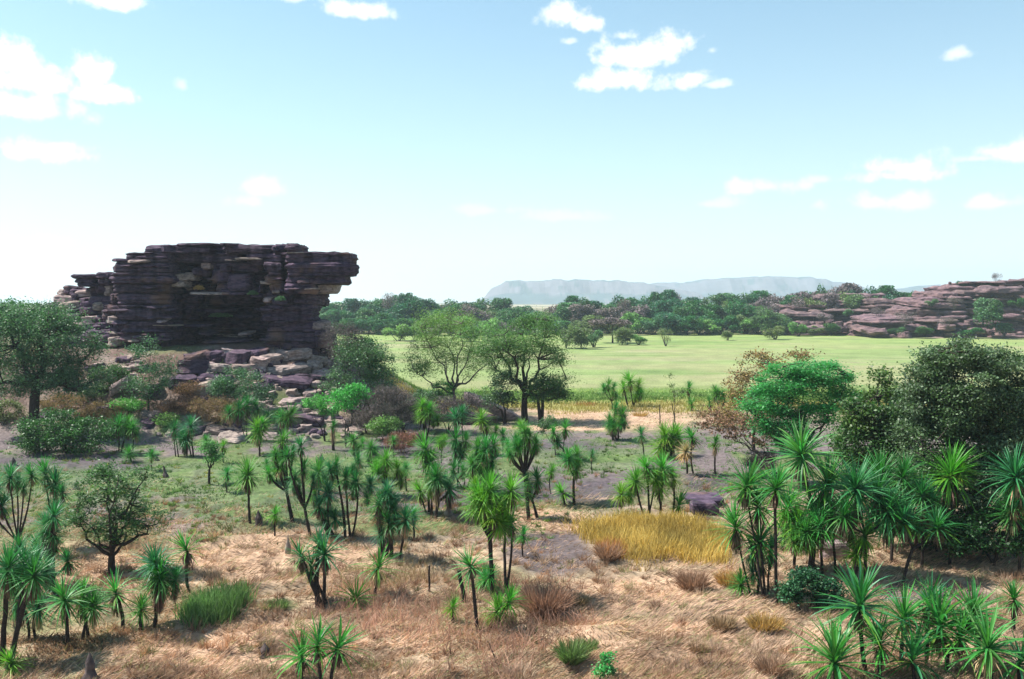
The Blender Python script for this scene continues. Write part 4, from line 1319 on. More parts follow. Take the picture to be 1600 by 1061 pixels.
def pandanus(label, base, heads, mat='pleaf', fork=.5, multi=0, tr=.065, skirt=1.0, fine=False, Y=None, name='screw_pine', pale=False, cat='screw pine', nf=76, bend=.09):
    """heads: (px, py, reach px) of each leaf rosette; base: foot in the photo"""
    global pcount
    pcount += 1
    sd_ = pcount
    g = np.random.default_rng(2000 + sd_)
    B = ground(*base) if Y is None else at(base[0], base[1], Y)
    if Y is not None:
        B[2] = float(hgt(B[0], B[1]))
    k = B[1] / F
    t = thing(name, (B[0], B[1], B[2]), label, cat)
    off = np.array(t.location)
    if mat == 'pleaf' and not fine:
        mat = ['pleaf', 'pleaf', 'pleaf_blue', 'pleaf_yel'][int(g.integers(4))]
    H = []
    for (px, py, r) in heads:
        p = at(px, py, B[1] + (g.uniform(-.5, .5) if len(heads) > 1 else 0))
        H.append((p, r * k * (1 if fine else g.uniform(.82, 1.15))))
    if not fine and (len(heads) > 1 or g.random() < .5) and min(p[2] - B[2] for p, r in H) > 1.2:
        # side shoots lower on the branches
        for p, r in list(H):
            for _ in range(int(g.integers(0, 3))):
                q = p + np.array([g.uniform(-1, 1) * r * 1.5, g.uniform(-.5, .5), -g.uniform(.3, 2.0) * r])
                if q[2] - B[2] > .8:
                    H.append((q, r * g.uniform(.65, .95)))
    zmax = max(p[2] for p, r in H)
    tr = tr * min(1, max(.5, k * 1500 / 55)) if False else tr
    A = Acc()
    cen = np.mean([p for p, r in H], 0)
    lowground = (zmax - B[2]) < .8
    if multi:
        for q in range(multi):
            p, r = H[q % len(H)]
            b = B + np.array([(p[0] - B[0]) * .45 + g.uniform(-.2, .2) * multi ** .5, g.uniform(-.3, .3), -.15])
            m = (b + p) / 2 + np.array([g.normal() * .12, 0, 0])
            A.add(*tube(bez(b, m, p, 8), np.linspace(tr, tr * .7, 8) * g.uniform(.75, 1.1), 8))
    elif len(H) == 1:
        p = H[0][0]
        m = (B + p) / 2 + np.array([g.normal() * bend * (p[2] - B[2]), 0, 0])
        A.add(*tube(bez(B - [0, 0, .2], m, p, 9), np.linspace(tr * 1.1, tr * .85, 9), 8))
    else:
        f = B + (cen - B) * fork
        f[2] = B[2] + (min(p[2] for p, r in H) - B[2]) * min(fork * 1.2, .8)
        A.add(*tube(bez(B - [0, 0, .2], (B + f) / 2 + g.normal(size=3) * .07, f, 7), np.linspace(tr * 1.15, tr, 7), 8))
        for p, r in H:
            m = f + (p - f) * np.array([.8, .8, .35])
            m[2] = max(min(m[2], p[2]), f[2] * .5 + p[2] * .5)
            A.add(*tube(bez(f, m, p, 7), np.linspace(tr * .8, tr * .6, 7), 7))
    V, Fs, C = A.get()
    V = V + (0.012 * np.sin(V[:, 2] * 60))[:, None] * np.array([1, .6, 0])
    mesh('trunk', V - off, Fs, M['ptrunk'], t, True, C)
    for hi, (p, r) in enumerate(H):
        rz = g.uniform(0, 6.28)
        tl = (g.normal() * .2, g.normal() * .2, rz)
        s = r * (1.68 if fine else 1.85)
        if fine:
            # the newest leaves stand together in the middle; every other leaf is a piece of its own
            core = obj('crown', HEADS_CORE[sd_ % len(HEADS_CORE)], t)
            core.location = p - off
            core.scale = (s, s, s)
            core.rotation_euler = (tl[0], tl[1], rz)
            set_mat(core, M[mat])
            nl = nf
            for i in range(nl):
                u = (i + .5) / nl
                elv = R(80 - 100 * u ** 1.1 + g.normal() * 7)
                lf = obj('leaf', LEAVES[int(g.integers(8))], core)
                lf.location = (0, 0, .12 * (1 - u))
                q = g.uniform(.8, 1.15) * (.85 + .3 * math.sin(u * 2.6))
                lf.scale = (q, g.uniform(.8, 1.25), q)
                lf.rotation_euler = (g.normal() * .15, -elv, i * GA + g.normal() * .12)
                mm = mat
                if u > .85 and g.random() < .5:
                    mm = 'pleaf_yel'
                set_mat(lf, M[mm])
        else:
            o = obj('crown', HEADS[int(g.integers(len(HEADS)))], t)
            o.location = p - off
            o.scale = (s, s, s)
            o.rotation_euler = tl
            set_mat(o, M[mat])
        if skirt > 0 and not lowground:
            o = obj('dead_leaves', SKIRTS[int(g.integers(4))], t)
            o.location = p - off
            o.scale = (s * .72, s * .72, s * .58 * (max(skirt, 1.15) if not fine else max(skirt, .8)))
            o.rotation_euler = (0, 0, rz)
            set_mat(o, M['deadp' if pale or (hi + sd_) % 5 == 0 else 'dead'])
    return t


HEADS_CORE = [head_mesh(820 + i, 24) for i in range(3)]
for me in HEADS_CORE:           # only the steep young leaves
    pass

PP = [
    # the stand over the dry grass, behind the golden patch
    ('tallest screw pine, thick black trunk and star crown, before the feathery tree', (1266, 892), [(1253, 716, 36), (1292, 764, 36)], dict(fine=True, tr=.13, skirt=1.3, fork=.75)),
    ('screw pine whose bright star crown shows beside the flat dark rock', (1205, 938), [(1164, 764, 34), (1186, 796, 30)], dict(fine=True, multi=2)),
    ('screw pine with a crown tucked between two larger star crowns', (1214, 946), [(1211, 767, 28)], dict(fine=True, bend=.02)),
    ('screw pine with long drooping lower leaves at the edge of the golden grass', (1180, 934), [(1150, 828, 30), (1188, 850, 26)], dict(multi=2, skirt=1.3, fine=True)),
    ('slim screw pine beside the thick black trunk', (1243, 888), [(1228, 800, 26)], dict(mat='pleaf_yel')),
    ('two-crowned dark-skirted screw pine in front of the dark bushy tree', (1352, 905), [(1337, 770, 32), (1318, 810, 24)], dict(mat='pleaf_blue', skirt=1.5, fork=.6)),
    ('bluish screw pine with two crowns against the black shade', (1410, 915), [(1414, 820, 30), (1465, 828, 26)], dict(mat='pleaf_blue', fork=.55, fine=True)),
    ('light green twin-crowned screw pine highest against the dark bushy tree', (1392, 880), [(1376, 750, 26), (1408, 750, 26)], dict(fork=.7)),
    ('wide-crowned screw pine floating against black shade under the biggest dense tree', (1484, 882), [(1482, 750, 30), (1498, 742, 16)], dict(fork=.85)),
    ('screw pine cut by the picture edge, its pale crown under the biggest tree', (1592, 898), [(1588, 752, 32), (1598, 778, 26)], dict(mat='pleaf_blue', fork=.7, pale=True)),
    ('leafy screw pine low in the middle of the stand, yellow-green', (1335, 912), [(1350, 842, 24), (1338, 868, 20)], dict(mat='pleaf_yel')),
    ('short screw pine among the trunks behind the rock, bright yellow-green', (1222, 862), [(1226, 832, 18)], dict(mat='pleaf_yel', skirt=.3)),
    ('screw pine with upright leaves and a long shaft, in front of the whole stand', (1354, 1052), [(1342, 952, 46)], dict(fine=True, mat='pleaf_blue', nf=54, skirt=.6)),
    ('low screw pine clump sprawling at the bottom edge beside the open dry grass', (1310, 1072), [(1304, 1040, 50)], dict(fine=True, nf=58, skirt=0)),
    ('screw pine of medium height with a pale underside, beside the upright one', (1408, 1040), [(1410, 972, 38)], dict(fine=True, nf=46, skirt=.8)),
    ('broadest leafy screw pine at the bottom corner, leaves like a fountain', (1478, 1062), [(1468, 985, 52), (1500, 1000, 36)], dict(fine=True, nf=52, skirt=.5)),
    ('low screw pine filling the bottom edge between the sprawling and the fountain ones', (1428, 1078), [(1424, 1036, 46)], dict(fine=True, nf=52, skirt=0, mat='pleaf_blue')),
    ('screw pine at the bottom corner with pale drooping lower leaves', (1548, 1078), [(1544, 1018, 42)], dict(fine=True, nf=46, pale=True)),
    ('thin-leaved screw pine at the picture edge above the bottom corner', (1586, 990), [(1585, 940, 24)], dict(skirt=.4, mat='pleaf_blue')),
    ('small screw pine shoot on the bank between the shrub and the golden grass', (1160, 932), [(1158, 916, 18)], dict(skirt=0)),
    ('leafy screw pine wedged behind the fountain-leaved one, bluish', (1448, 1040), [(1450, 950, 36)], dict(fine=True, nf=46, mat='pleaf_blue')),
    ('screw pine leaning over the bottom corner with the highest leaves there', (1520, 1050), [(1518, 962, 34)], dict(fine=True, nf=46)),
    ('screw pine peeping between the upright and the sprawling ones', (1372, 1066), [(1376, 1010, 36)], dict(fine=True, nf=46, skirt=.4)),
    ('dense blue-green screw pine on the very corner of the picture', (1590, 1082), [(1592, 1040, 36)], dict(fine=True, nf=40, mat='pleaf_blue')),
    ('three-crowned screw pine knitting together the middle of the tall stand', (1300, 900), [(1300, 812, 24), (1276, 800, 22), (1262, 835, 20)], dict(multi=3)),
    ('shaggy screw pine in the tall stand, its crown against the bushy dark tree base', (1440, 892), [(1440, 778, 22), (1450, 800, 20)], dict(fork=.7, skirt=1.4, mat='pleaf_blue')),
    ('low screw pine crown beneath the star crowns at the golden grass side', (1196, 930), [(1176, 866, 20), (1204, 862, 20)], dict(multi=2, skirt=1.3)),
    # front centre
    ('bushy many-headed screw pine with a black skirt, alone on dry grass', (512, 944), [(472, 872, 22), (508, 868, 27), (486, 890, 22), (498, 850, 20)], dict(mat='pleaf_blue', fine=True, nf=34, multi=4, tr=.10, skirt=1.2)),
    ('single-headed screw pine with hanging tan leaves next to the bushy many-headed one', (586, 932), [(590, 890, 27)], dict(fine=True, nf=40, pale=True)),
    ('small stemless screw pine opening flat on the grass between larger ones', (556, 950), [(554, 938, 22)], dict(skirt=0, mat='pleaf_yel', fine=True, nf=34)),
    ('screw pine at the bottom edge with three upright spires of leaves', (500, 1078), [(496, 1012, 34), (527, 1016, 32), (470, 1030, 30)], dict(fine=True, nf=34, multi=3, skirt=.3)),
    ('screw pine on a leaning charred pole rising out of reddish grass', (747, 988), [(737, 888, 24)], dict(tr=.07, skirt=.7, fine=True, nf=36, bend=0)),
    ('screw pine seedling clump in reddish grass beside the leaning charred pole', (780, 975), [(776, 958, 20), (794, 944, 17)], dict(skirt=0, multi=2)),
    ('pale green seedling tuft at the foot of the charred post', (708, 972), [(706, 952, 16)], dict(skirt=0, mat='pleaf_yel')),
    ('green seedling tuft behind the leaning charred pole', (762, 925), [(757, 908, 16), (765, 902, 14)], dict(skirt=0, multi=2)),
    ('bright fan-crowned screw pine on two straight black trunks', (793, 930), [(790, 805, 27), (799, 822, 22)], dict(multi=2, tr=.07, fine=True, nf=38)),
    ('tall slanting screw pine with wide layered crowns beside the two straight trunks', (771, 932), [(764, 770, 20), (798, 772, 20), (757, 790, 20), (744, 762, 12)], dict(tr=.09, fork=.7)),
    # left
    ('screw pine with a neat round crown on a thick trunk, before the open-branched tree', (104, 1010), [(102, 940, 30)], dict(fine=True, nf=42)),
    ('low screw pine with spreading leaves at the foot of the open-branched tree', (190, 986), [(182, 930, 26)], dict(fine=True, nf=36, skirt=1.3)),
    ('dark heavily skirted screw pine beside the yellow-green grass clump', (246, 978), [(243, 884, 26), (248, 906, 22)], dict(skirt=1.9, multi=2)),
    ('twin-trunked screw pine standing behind the heavily skirted one', (290, 928), [(293, 862, 25)], dict(multi=2, fine=True, nf=34)),
    ('big dark screw pine cut by the picture edge in the lower corner', (14, 1040), [(12, 895, 32), (36, 886, 26), (52, 905, 22)], dict(multi=3, mat='pleaf_blue', skirt=1.4, tr=.11)),
    ('thick-trunked screw pine with a ball of dark leaves beside the open-branched tree', (78, 925), [(74, 828, 20), (84, 810, 18)], dict(tr=.16, fork=.85, mat='pleaf_blue')),
    ('drooping dark screw pine low in the corner shade, behind the big corner one', (34, 1000), [(30, 940, 24), (60, 952, 20)], dict(multi=2, mat='pleaf_blue', skirt=1.5)),
    ('screw pine with a black ragged skirt next to the neat round-crowned one', (138, 1000), [(146, 950, 18), (128, 935, 18)], dict(multi=2, skirt=1.7)),
    ('leafy screw pine against the trunk of the thick-trunked one', (92, 940), [(106, 880, 20), (60, 880, 18)], dict(fork=.6, mat='pleaf_blue')),
    ('short tufted screw pine by the heavily skirted one, in its shade', (222, 985), [(220, 955, 18)], dict(skirt=1.2)),
    ('small screw pine seedling on grass at the picture edge bottom', (22, 1058), [(20, 1040, 18)], dict(skirt=0, mat='pleaf_yel')),
    ('thin-stemmed screw pine with two arching stems at the picture edge', (32, 868), [(16, 750, 17), (50, 745, 17), (-6, 765, 15)], dict(fork=.25, tr=.055, mat='pleaf_blue')),
    ('screw pine with thin stem and bluish crown between edge and thick trunk', (74, 860), [(72, 745, 17), (98, 772, 15)], dict(fork=.6, tr=.06, mat='pleaf_blue')),
    ('low leafy screw pine in the shade near the picture edge', (40, 900), [(30, 862, 20), (60, 858, 18)], dict(multi=2, mat='pleaf_blue')),
    # the middle stand
    ('neat lone screw pine with a round head on a slim trunk, by a termite mound', (391, 818), [(388, 746, 19)], dict()),
    ('three-headed screw pine at the near-outcrop end of the middle stand', (458, 816), [(441, 691, 13), (448, 716, 13), (438, 732, 12)], dict(tr=.09, fork=.55)),
    ('tallest slim screw pine of the middle stand, its stem bare to the dry grass', (486, 840), [(470, 700, 14), (474, 735, 14), (462, 748, 12)], dict(tr=.075, fork=.55)),
    ('small screw pine with a brown skirt leaning from the tallest slim one', (500, 800), [(496, 742, 15)], dict(skirt=1.3)),
    ('wide many-headed screw pine in the heart of the middle stand', (548, 842), [(524, 730, 14), (540, 750, 15), (558, 756, 14), (579, 760, 14), (560, 722, 12)], dict(multi=3, tr=.08)),
    ('lower leafy screw pine in front of the heart of the middle stand', (522, 842), [(498, 795, 16), (513, 775, 15), (507, 812, 14), (524, 812, 14)], dict(multi=3, tr=.09)),
    ('dark heavily skirted screw pine at the plain-side end of the middle stand', (604, 870), [(592, 790, 18), (617, 798, 16), (604, 772, 14)], dict(skirt=1.8, multi=3, tr=.10)),
    ('low dark screw pine clump around the foot of the heavily skirted one', (622, 872), [(610, 820, 15), (634, 815, 15), (598, 835, 13)], dict(skirt=1.5, multi=3, mat='pleaf_blue')),
    ('young screw pine with thin V-shaped stems on the green flat', (557, 730), [(552, 690, 10), (566, 694, 9)], dict(tr=.045, fork=.2, skirt=.3)),
    ('screw pine with a fan crown and brown tuft behind the middle stand', (582, 750), [(579, 702, 11), (588, 712, 10)], dict(tr=.06)),
    ('screw pine crowns spreading just above the wide many-headed one', (608, 776), [(603, 722, 13), (598, 736, 13), (622, 735, 12)], dict(tr=.06)),
    ('small screw pine with a reddish skirt past the middle stand', (636, 768), [(634, 734, 11)], dict(tr=.06, skirt=1.3)),
    ('screw pine with a broad black skirt like a lampshade', (670, 800), [(666, 706, 18)], dict(skirt=1.8, tr=.07)),
    ('stout dark screw pine next to the lampshade-skirted one, spiky crown', (680, 812), [(683, 748, 16)], dict(skirt=2.2, tr=.10, mat='pleaf_blue')),
    ('short screw pine clump at the foot of the lampshade-skirted one', (664, 806), [(658, 770, 13), (672, 762, 10)], dict(multi=3)),
    ('Y-forked screw pine above the purple soil near the tilted rock ridge', (715, 740), [(711, 688, 13), (728, 690, 12)], dict(tr=.055, fork=.5, skirt=1.1)),
    ('low spreading screw pine on several short stems on purple soil', (722, 762), [(708, 735, 13), (724, 738, 12), (738, 732, 11)], dict(multi=4, tr=.055)),
    ('big round many-headed screw pine with stilted stems', (762, 775), [(746, 702, 14), (760, 704, 14), (772, 698, 13), (753, 722, 14), (768, 722, 13)], dict(multi=5, tr=.06)),
    ('screw pine with a yellow-green crown behind the big round many-headed one', (760, 712), [(752, 658, 12), (760, 668, 10)], dict(tr=.06, mat='pleaf_yel')),
    ('tall tree-like screw pine with four crowns, standing by two straight stems', (826, 812), [(806, 694, 13), (821, 678, 13), (838, 696, 13), (826, 686, 12)], dict(fork=.6, tr=.10, skirt=1.4)),
    ('slim straight screw pine with flat leaves beside the tree-like one', (840, 810), [(840, 752, 15), (824, 755, 12)], dict(tr=.075, fork=.8, skirt=1.3)),
    ('small thin screw pine above the purple soil, next in line to the sapling', (886, 716), [(883, 672, 11)], dict(tr=.04)),
    ('screw pine with a crown of three stars standing on the purple flat', (898, 788), [(902, 716, 16), (888, 720, 13), (900, 735, 12)], dict(tr=.075, fork=.8)),
    ('young yellow-green screw pine at the foot of the three-starred one', (884, 790), [(881, 772, 13)], dict(skirt=0, mat='pleaf_yel')),
    ('single slender screw pine on the purple flat, smallest crown', (1006, 732), [(1002, 681, 11)], dict(tr=.05, pale=True)),
    ('round dense many-leaved screw pine before the pink dry grass', (1050, 716), [(1050, 688, 20), (1040, 684, 15), (1060, 686, 15)], dict(tr=.07, skirt=1.3)),
    ('screw pine with a straw-coloured dead cap beside the dense round one', (1074, 740), [(1072, 708, 12)], dict(pale=True, mat='deadp', tr=.07)),
    ('slim screw pine on a straight dark stem behind the straw-capped one', (1084, 740), [(1082, 686, 12)], dict(tr=.06)),
    ('charred-looking narrow screw pine beyond the slim straight one', (1118, 742), [(1117, 694, 10)], dict(skirt=2.2, tr=.06)),
    ('clump of yellow-green screw pine crowns right behind the golden grass', (1022, 814), [(992, 754, 18), (1012, 734, 16), (1035, 738, 16), (1052, 750, 15), (1024, 752, 15)], dict(multi=5, tr=.065, mat='pleaf_yel', skirt=1.2)),
    ('low bright screw pine between the yellow-green clump and the flat dark rock', (1062, 812), [(1060, 792, 17)], dict(skirt=0, mat='pleaf_yel')),
    ('thin short screw pine between the neat lone one and the lone round sapling', (356, 770), [(355, 742, 10)], dict(tr=.045)),
    ('spindly screw pine just behind the three-headed one of the middle stand', (432, 752), [(430, 712, 10), (436, 722, 8)], dict(tr=.045)),
    ('thin screw pine in the gap between the slim and the wide many-headed ones', (503, 768), [(502, 726, 10)], dict(tr=.04)),
    ('small fine-leaved screw pine next to the Y-forked one on purple soil', (742, 748), [(742, 716, 10)], dict(tr=.04)),
    ('spindly screw pine between the lampshade-skirted one and the low spreading one', (696, 790), [(695, 752, 10), (701, 760, 8)], dict(tr=.04)),
    ('little screw pine in burnt soil before the tilted pale rock ridge', (786, 712), [(786, 682, 9)], dict(tr=.04)),
    ('thin screw pine on purple soil between the tree-like one and the three-starred one', (862, 772), [(861, 738, 10)], dict(tr=.04)),
    ('small spindly screw pine on the burnt flat beyond the three-starred one', (926, 740), [(925, 712, 8)], dict(tr=.035)),
    ('short screw pine on dry grass before the dark skirted end of the middle stand', (648, 842), [(647, 806, 11)], dict(tr=.05)),
    ('small screw pine on dry grass between the termite mound pair and the middle stand', (430, 838), [(429, 806, 10)], dict(tr=.045)),
    ('thin screw pine at the back of the middle stand under the purple-brown thicket', (616, 716), [(615, 690, 8)], dict(tr=.035)),
    ('spindly pair-headed screw pine between the thicket and the Y-forked one', (690, 724), [(686, 694, 8), (694, 690, 8)], dict(tr=.035)),
    ('small screw pine standing on the green flat near the slim black termite mound', (238, 736), [(237, 712, 8)], dict(tr=.04)),
    ('slim young screw pine between the sapling and the near-outcrop end of the stand', (350, 724), [(349, 700, 8)], dict(tr=.035)),
    ('thin screw pine on the dry grass in front of the fan-crowned one', (818, 872), [(817, 838, 11)], dict(tr=.04)),
    # towards the plain
    ('dark leggy screw pine on pink grass, three drooping heads', (966, 688), [(962, 640, 11), (970, 650, 10), (953, 662, 10), (976, 658, 9)], dict(multi=3, skirt=1.6, tr=.09)),
    ('thin screw pine rising behind the dark leggy one at the plain edge', (958, 640), [(950, 603, 8), (958, 606, 7)], dict(tr=.06)),
    ('cluster-headed screw pine in front of the bright plain', (988, 636), [(985, 598, 13), (997, 604, 11), (975, 608, 10), (1001, 616, 8)], dict(multi=3, tr=.09)),
    ('small dark screw pine on a straight stem at the plain edge', (1076, 634), [(1076, 608, 9)], dict(tr=.07)),
    ('low bright screw pine tuft in yellow grass at the plain edge', (1082, 642), [(1081, 634, 10)], dict(skirt=0)),
    ('brown-skirted screw pine before the orange-brown leafed tree', (1126, 650), [(1118, 615, 11), (1130, 622, 10)], dict(skirt=1.5, multi=2, tr=.07)),
    ('twin dark-skirted screw pines on stilts at the foot of the slope, greener head', (276, 714), [(272, 672, 12)], dict(skirt=1.6, multi=2, tr=.06)),
    ('fuller of the twin dark-skirted screw pines at the foot of the slope', (300, 714), [(298, 668, 14), (290, 678, 10)], dict(skirt=1.7, multi=3, tr=.06)),
    ('spreading screw pine with a pale fringe at the end of the long black-green thicket', (190, 706), [(184, 668, 14), (198, 664, 14), (208, 672, 11)], dict(multi=4, skirt=1.2)),
    ('screw pine with a rusty skirt under the grey-green bush on the slope', (390, 690), [(372, 642, 13), (386, 634, 12), (402, 640, 12)], dict(multi=3, skirt=1.7)),
    ('small screw pine on a short stem before the pale slope stones', (405, 714), [(404, 672, 14), (412, 664, 10)], dict(skirt=1.3)),
    ('screw pine at the edge of the pale rubble with bright low leaves', (452, 690), [(450, 650, 12), (440, 656, 10)], dict(multi=2, skirt=1.3)),
    ('dark shaggy column-like screw pine in front of the twin-crowned small tree', (521, 704), [(520, 668, 9)], dict(skirt=3.0, tr=.12, mat='pleaf_blue')),
    ('slim screw pine group beside the purple-brown thicket', (668, 692), [(660, 636, 11), (672, 642, 10), (664, 650, 9)], dict(multi=3, tr=.06)),
    ('screw pine with bluish crown against the dark rocks under the airy tree', (718, 696), [(714, 656, 12), (722, 648, 10)], dict(multi=2, mat='pleaf_blue')),
    ('low light screw pine beside the stout forked tree trunk', (812, 690), [(814, 672, 12)], dict(skirt=.4)),
    ('small screw pine in brown bush below the outcrop, half way to the green flat', (330, 700), [(322, 690, 9)], dict(skirt=.8)),
    ('short screw pine on the near green flat under the thicket', (205, 722), [(203, 712, 11)], dict(skirt=.6)),
]
for p in PP:
    kw = p[3]
    if kw.get('fine') is None:
        kw['fine'] = False
    pandanus(p[0], p[1], p[2], **kw)

# ------------------------------------------------------------------ termite mounds, charred posts
def mound(label, px, py, w, h, mat='mound', lean=0, seed=1):
    P = ground(px, py)
    k = P[1] / F
    n, m = 16, 12
    th = np.linspace(0, 2 * np.pi, n, endpoint=False)
    v = np.linspace(0, 1, m)
    prof = (1 - v ** 1.35) * .5 * (1 + .25 * np.sin(v * 9 + seed)) + .03
    prof[-1] = .01
    X = np.cos(th)[None] * prof[:, None] * w * k
    Yv = np.sin(th)[None] * prof[:, None] * w * k * .85
    Z = np.broadcast_to((v * h * k)[:, None], X.shape) - .08
    f = 1 + .5 * fbm(np.cos(th)[None] * 1.5 + seed, np.sin(th)[None] * 1.5, v[:, None] * 5, seed, 4)
    X, Yv = X * f + lean * v[:, None] * h * k, Yv * f
    V = np.stack([X, Yv, Z], -1).reshape(-1, 3)
    i = np.arange(m - 1)[:, None] * n
    j = np.arange(n)[None]
    Fq = np.stack([i + j, i + (j + 1) % n, i + n + (j + 1) % n, i + n + j], -1).reshape(-1, 4)
    o = mesh('termite_mound', V, Fq, M[mat])
    o.location = P
    tag(o, label, 'termite mound')


for i, a in enumerate([
    ('pointed dark termite mound at the bottom edge, largest of all the mounds', 141, 1066, 26, 52, 'mound', 0),
    ('squat dark termite mound alone on sunlit dry grass', 414, 1026, 20, 25, 'mound', 0),
    ('cone-shaped termite mound beside the neat lone screw pine', 405, 820, 15, 26, 'mound', -.05),
    ('narrow grey-brown termite mound in dry grass under the tallest slim screw pine', 450, 866, 11, 32, 'mound_pale', 0),
    ('whitish termite mound beyond the stout dark screw pine', 700, 806, 13, 20, 'mound_pale', 0),
    ('slim black termite mound on the green flat behind the open-branched tree', 260, 746, 8, 21, 'mound', -.2),
    ('small termite mound just above the crown of the open-branched tree', 118, 764, 8, 13, 'mound', 0),
    ('pointed termite mound on purple soil below the black-green thicket', 68, 734, 9, 15, 'mound', -.1),
    ('termite mound near the picture edge on purple soil', 22, 726, 8, 15, 'mound', -.1),
    ('small termite mound on the pale soil behind the middle stand', 502, 718, 8, 11, 'mound', 0),
    ('upright termite mound by the fan-crowned screw pine on the flat', 525, 736, 6, 18, 'mound', 0),
    ('low termite mound at the foot of the spreading fringe-leaved screw pine', 245, 720, 8, 10, 'mound', 0),
]):
    mound(*a, seed=i + 1)


def post(label, b, top, r, name='charred_post', cat='dead trunk'):
    P = ground(*b)
    T = at(top[0], top[1], P[1]) - P
    A = Acc()
    pts = np.array([[0, 0, -.2], T * .35 + [.02, 0, 0], T * .7 - [.015, 0, 0], T])
    A.add(*tube(pts, [r * 1.1, r, r * .95, r * .9], 9))
    A.add(*tube(np.array([T, T + [0, 0, .01]]), [r * .9, .005], 9))
    o = A.build(name, M['ptrunk'])
    o.location = P
    tag(o, label, cat)


post('thick slanting charred post next to the leaning pole screw pine', (726, 942), (717, 891), .085)
post('thin upright charred stick in reddish grass beside the single-headed screw pine', (670, 926), (671, 884), .045)
post('thin pale stick in dry grass near the bottom edge of the reddish patch', (775, 1040), (765, 1005), .02, 'dead_stick')
post('thin dead pole standing on the pink grass near the plain', (1031, 664), (1031, 632), .05)
post('slim crooked dead sapling stem on the pink grass beside the thin dead pole', (1056, 668), (1050, 630), .04)
post('short dark stump among dry grass just past the two straight trunks', (955, 842), (957, 836), .05)

# ------------------------------------------------------------------ grasses
def grass(name, N_, where, ln, wd, mat, lean=(0, .5), comb=None, tones=(.6, 1.4), seed=1, label=None, seg=1, colf=None, kind='stuff', ends=.2):
    """where(g, n) -> x, y (n,) kept places. Each blade is one long triangle, or two pieces when seg = 2"""
    g = np.random.default_rng(seed)
    x, y = where(g, N_)
    n = len(x)
    z = hgt(x, y)
    L = ln * g.uniform(.55, 1.35, n)
    if comb is not None:
        a = comb + 1.6 * fbm(x / 3.1, y / 3.1, 0, 77, 3) + g.normal(size=n) * .35
    else:
        a = g.uniform(0, 6.283, n)
    le = g.uniform(*lean, n)
    d = np.stack([np.cos(a) * np.sin(le), np.sin(a) * np.sin(le), np.cos(le)], -1)
    sdir = g.uniform(0, 6.283, n)
    s = np.stack([np.cos(sdir), np.sin(sdir), np.zeros(n)], -1)
    s = s - d * (s * d).sum(1)[:, None]
    s /= np.linalg.norm(s, axis=1)[:, None] + 1e-6
    w = (wd * g.uniform(.7, 1.3, n))[:, None]
    B = np.stack([x, y, z - .02], -1)
    tone = (g.uniform(*tones, n) * (1 + .8 * fbm(x / 1.6, y / 1.6, 0, 91, 3)))[:, None] * np.ones(3)
    if colf is not None:
        tone = tone * colf(x, y, g)
    if seg == 1:
        V = np.stack([B - s * w / 2, B + s * w / 2, B + d * L[:, None]], 1).reshape(-1, 3)
        Fq = np.arange(n * 3).reshape(n, 3)
        C = np.repeat(tone, 3, 0)
    else:
        d2 = d + np.stack([np.cos(a) * .5, np.sin(a) * .5, -.25 * np.ones(n)], -1) * np.sin(le + .3)[:, None]
        m = B + d * L[:, None] * .55
        e = m + d2 / np.linalg.norm(d2, axis=1)[:, None] * L[:, None] * .45
        V = np.stack([B - s * w / 2, B + s * w / 2, m + s * w * .4, m - s * w * .4, e], 1).reshape(-1, 3)
        i = np.arange(n)[:, None] * 5
        Fq = [i + np.array([[0, 1, 2, 3]]), i + np.array([[3, 2, 4]])]
        C = np.repeat(tone, 5, 0)
    o = mesh(name, V, Fq, M[mat], None, False, C)
    return tag(o, kind=kind)


def fan_where(y0, y1, keep, spread=.60):
    def f(g, n):
        u = g.random(n)
        y = 1 / (1 / y0 + u * (1 / y1 - 1 / y0))
        x = g.uniform(-1, 1, n) * (spread * y + 1)
        z = hgt(x, y, False)
        px, py = proj(x, y, z)
        k = keep(px, py, x, y, g)
        return x[k], y[k]
    return f


def patch(cx, cy, rx, ry, nzs=.5):
    def f(g, n):
        c = ground(cx, cy)
        k = c[1] / F
        yn, yf = ground(cx, cy + ry)[1], ground(cx, max(cy - ry, 500))[1]
        x = c[0] + g.uniform(-1.7, 1.7, n) * rx * k
        y = g.uniform(yn - (yf - yn) * .35, yf + (yf - yn) * .35, n)
        d = np.sqrt(((x - c[0]) / (rx * k)) ** 2 + ((y - (yn + yf) / 2) / ((yf - yn) / 2)) ** 2) + nzs * fbm(x / 2.5, y / 2.5, 0, 13, 3)
        kk = g.random(n) < sstep(1.25, .55, d)
        return x[kk], y[kk]
    return f


def k_straw(px, py, x, y, g):
    n = fbm(x / 4, y / 4, 0, 61, 3)
    p = sstep(740, 850, py + 60 * n) * (1 - .75 * zone(px, py, 860, 870, 70, 35, n)) * (1 - .8 * zone(px, py, 1460, 935, 110, 26, n))
    p = np.maximum(p, zone(px, py, 975, 652, 130, 16, n) * .8)
    p = np.maximum(p, zone(px, py, 860, 812, 70, 20, n))
    p = p * (.25 + .75 * sstep(-.45, .15, fbm(x / 1.7, y / 1.0, 0, 63, 3)))
    return g.random(len(x)) < p


STRAW_C = lambda x, y, g: np.where((fbm(x / 5, y / 5, 0, 65, 3) > .12)[:, None], np.array([.80, .72, .62]), np.array([1.08, 1.03, .98])) * np.where((g.random(len(x)) < .12)[:, None], np.array([.5, .8, .5]), np.ones(3))
grass('dry_grass', 330000, fan_where(27, 100, k_straw), .42, .030, 'straw', (.75, 1.45), comb=-.5, tones=(.65, 1.35), seed=3, colf=STRAW_C)


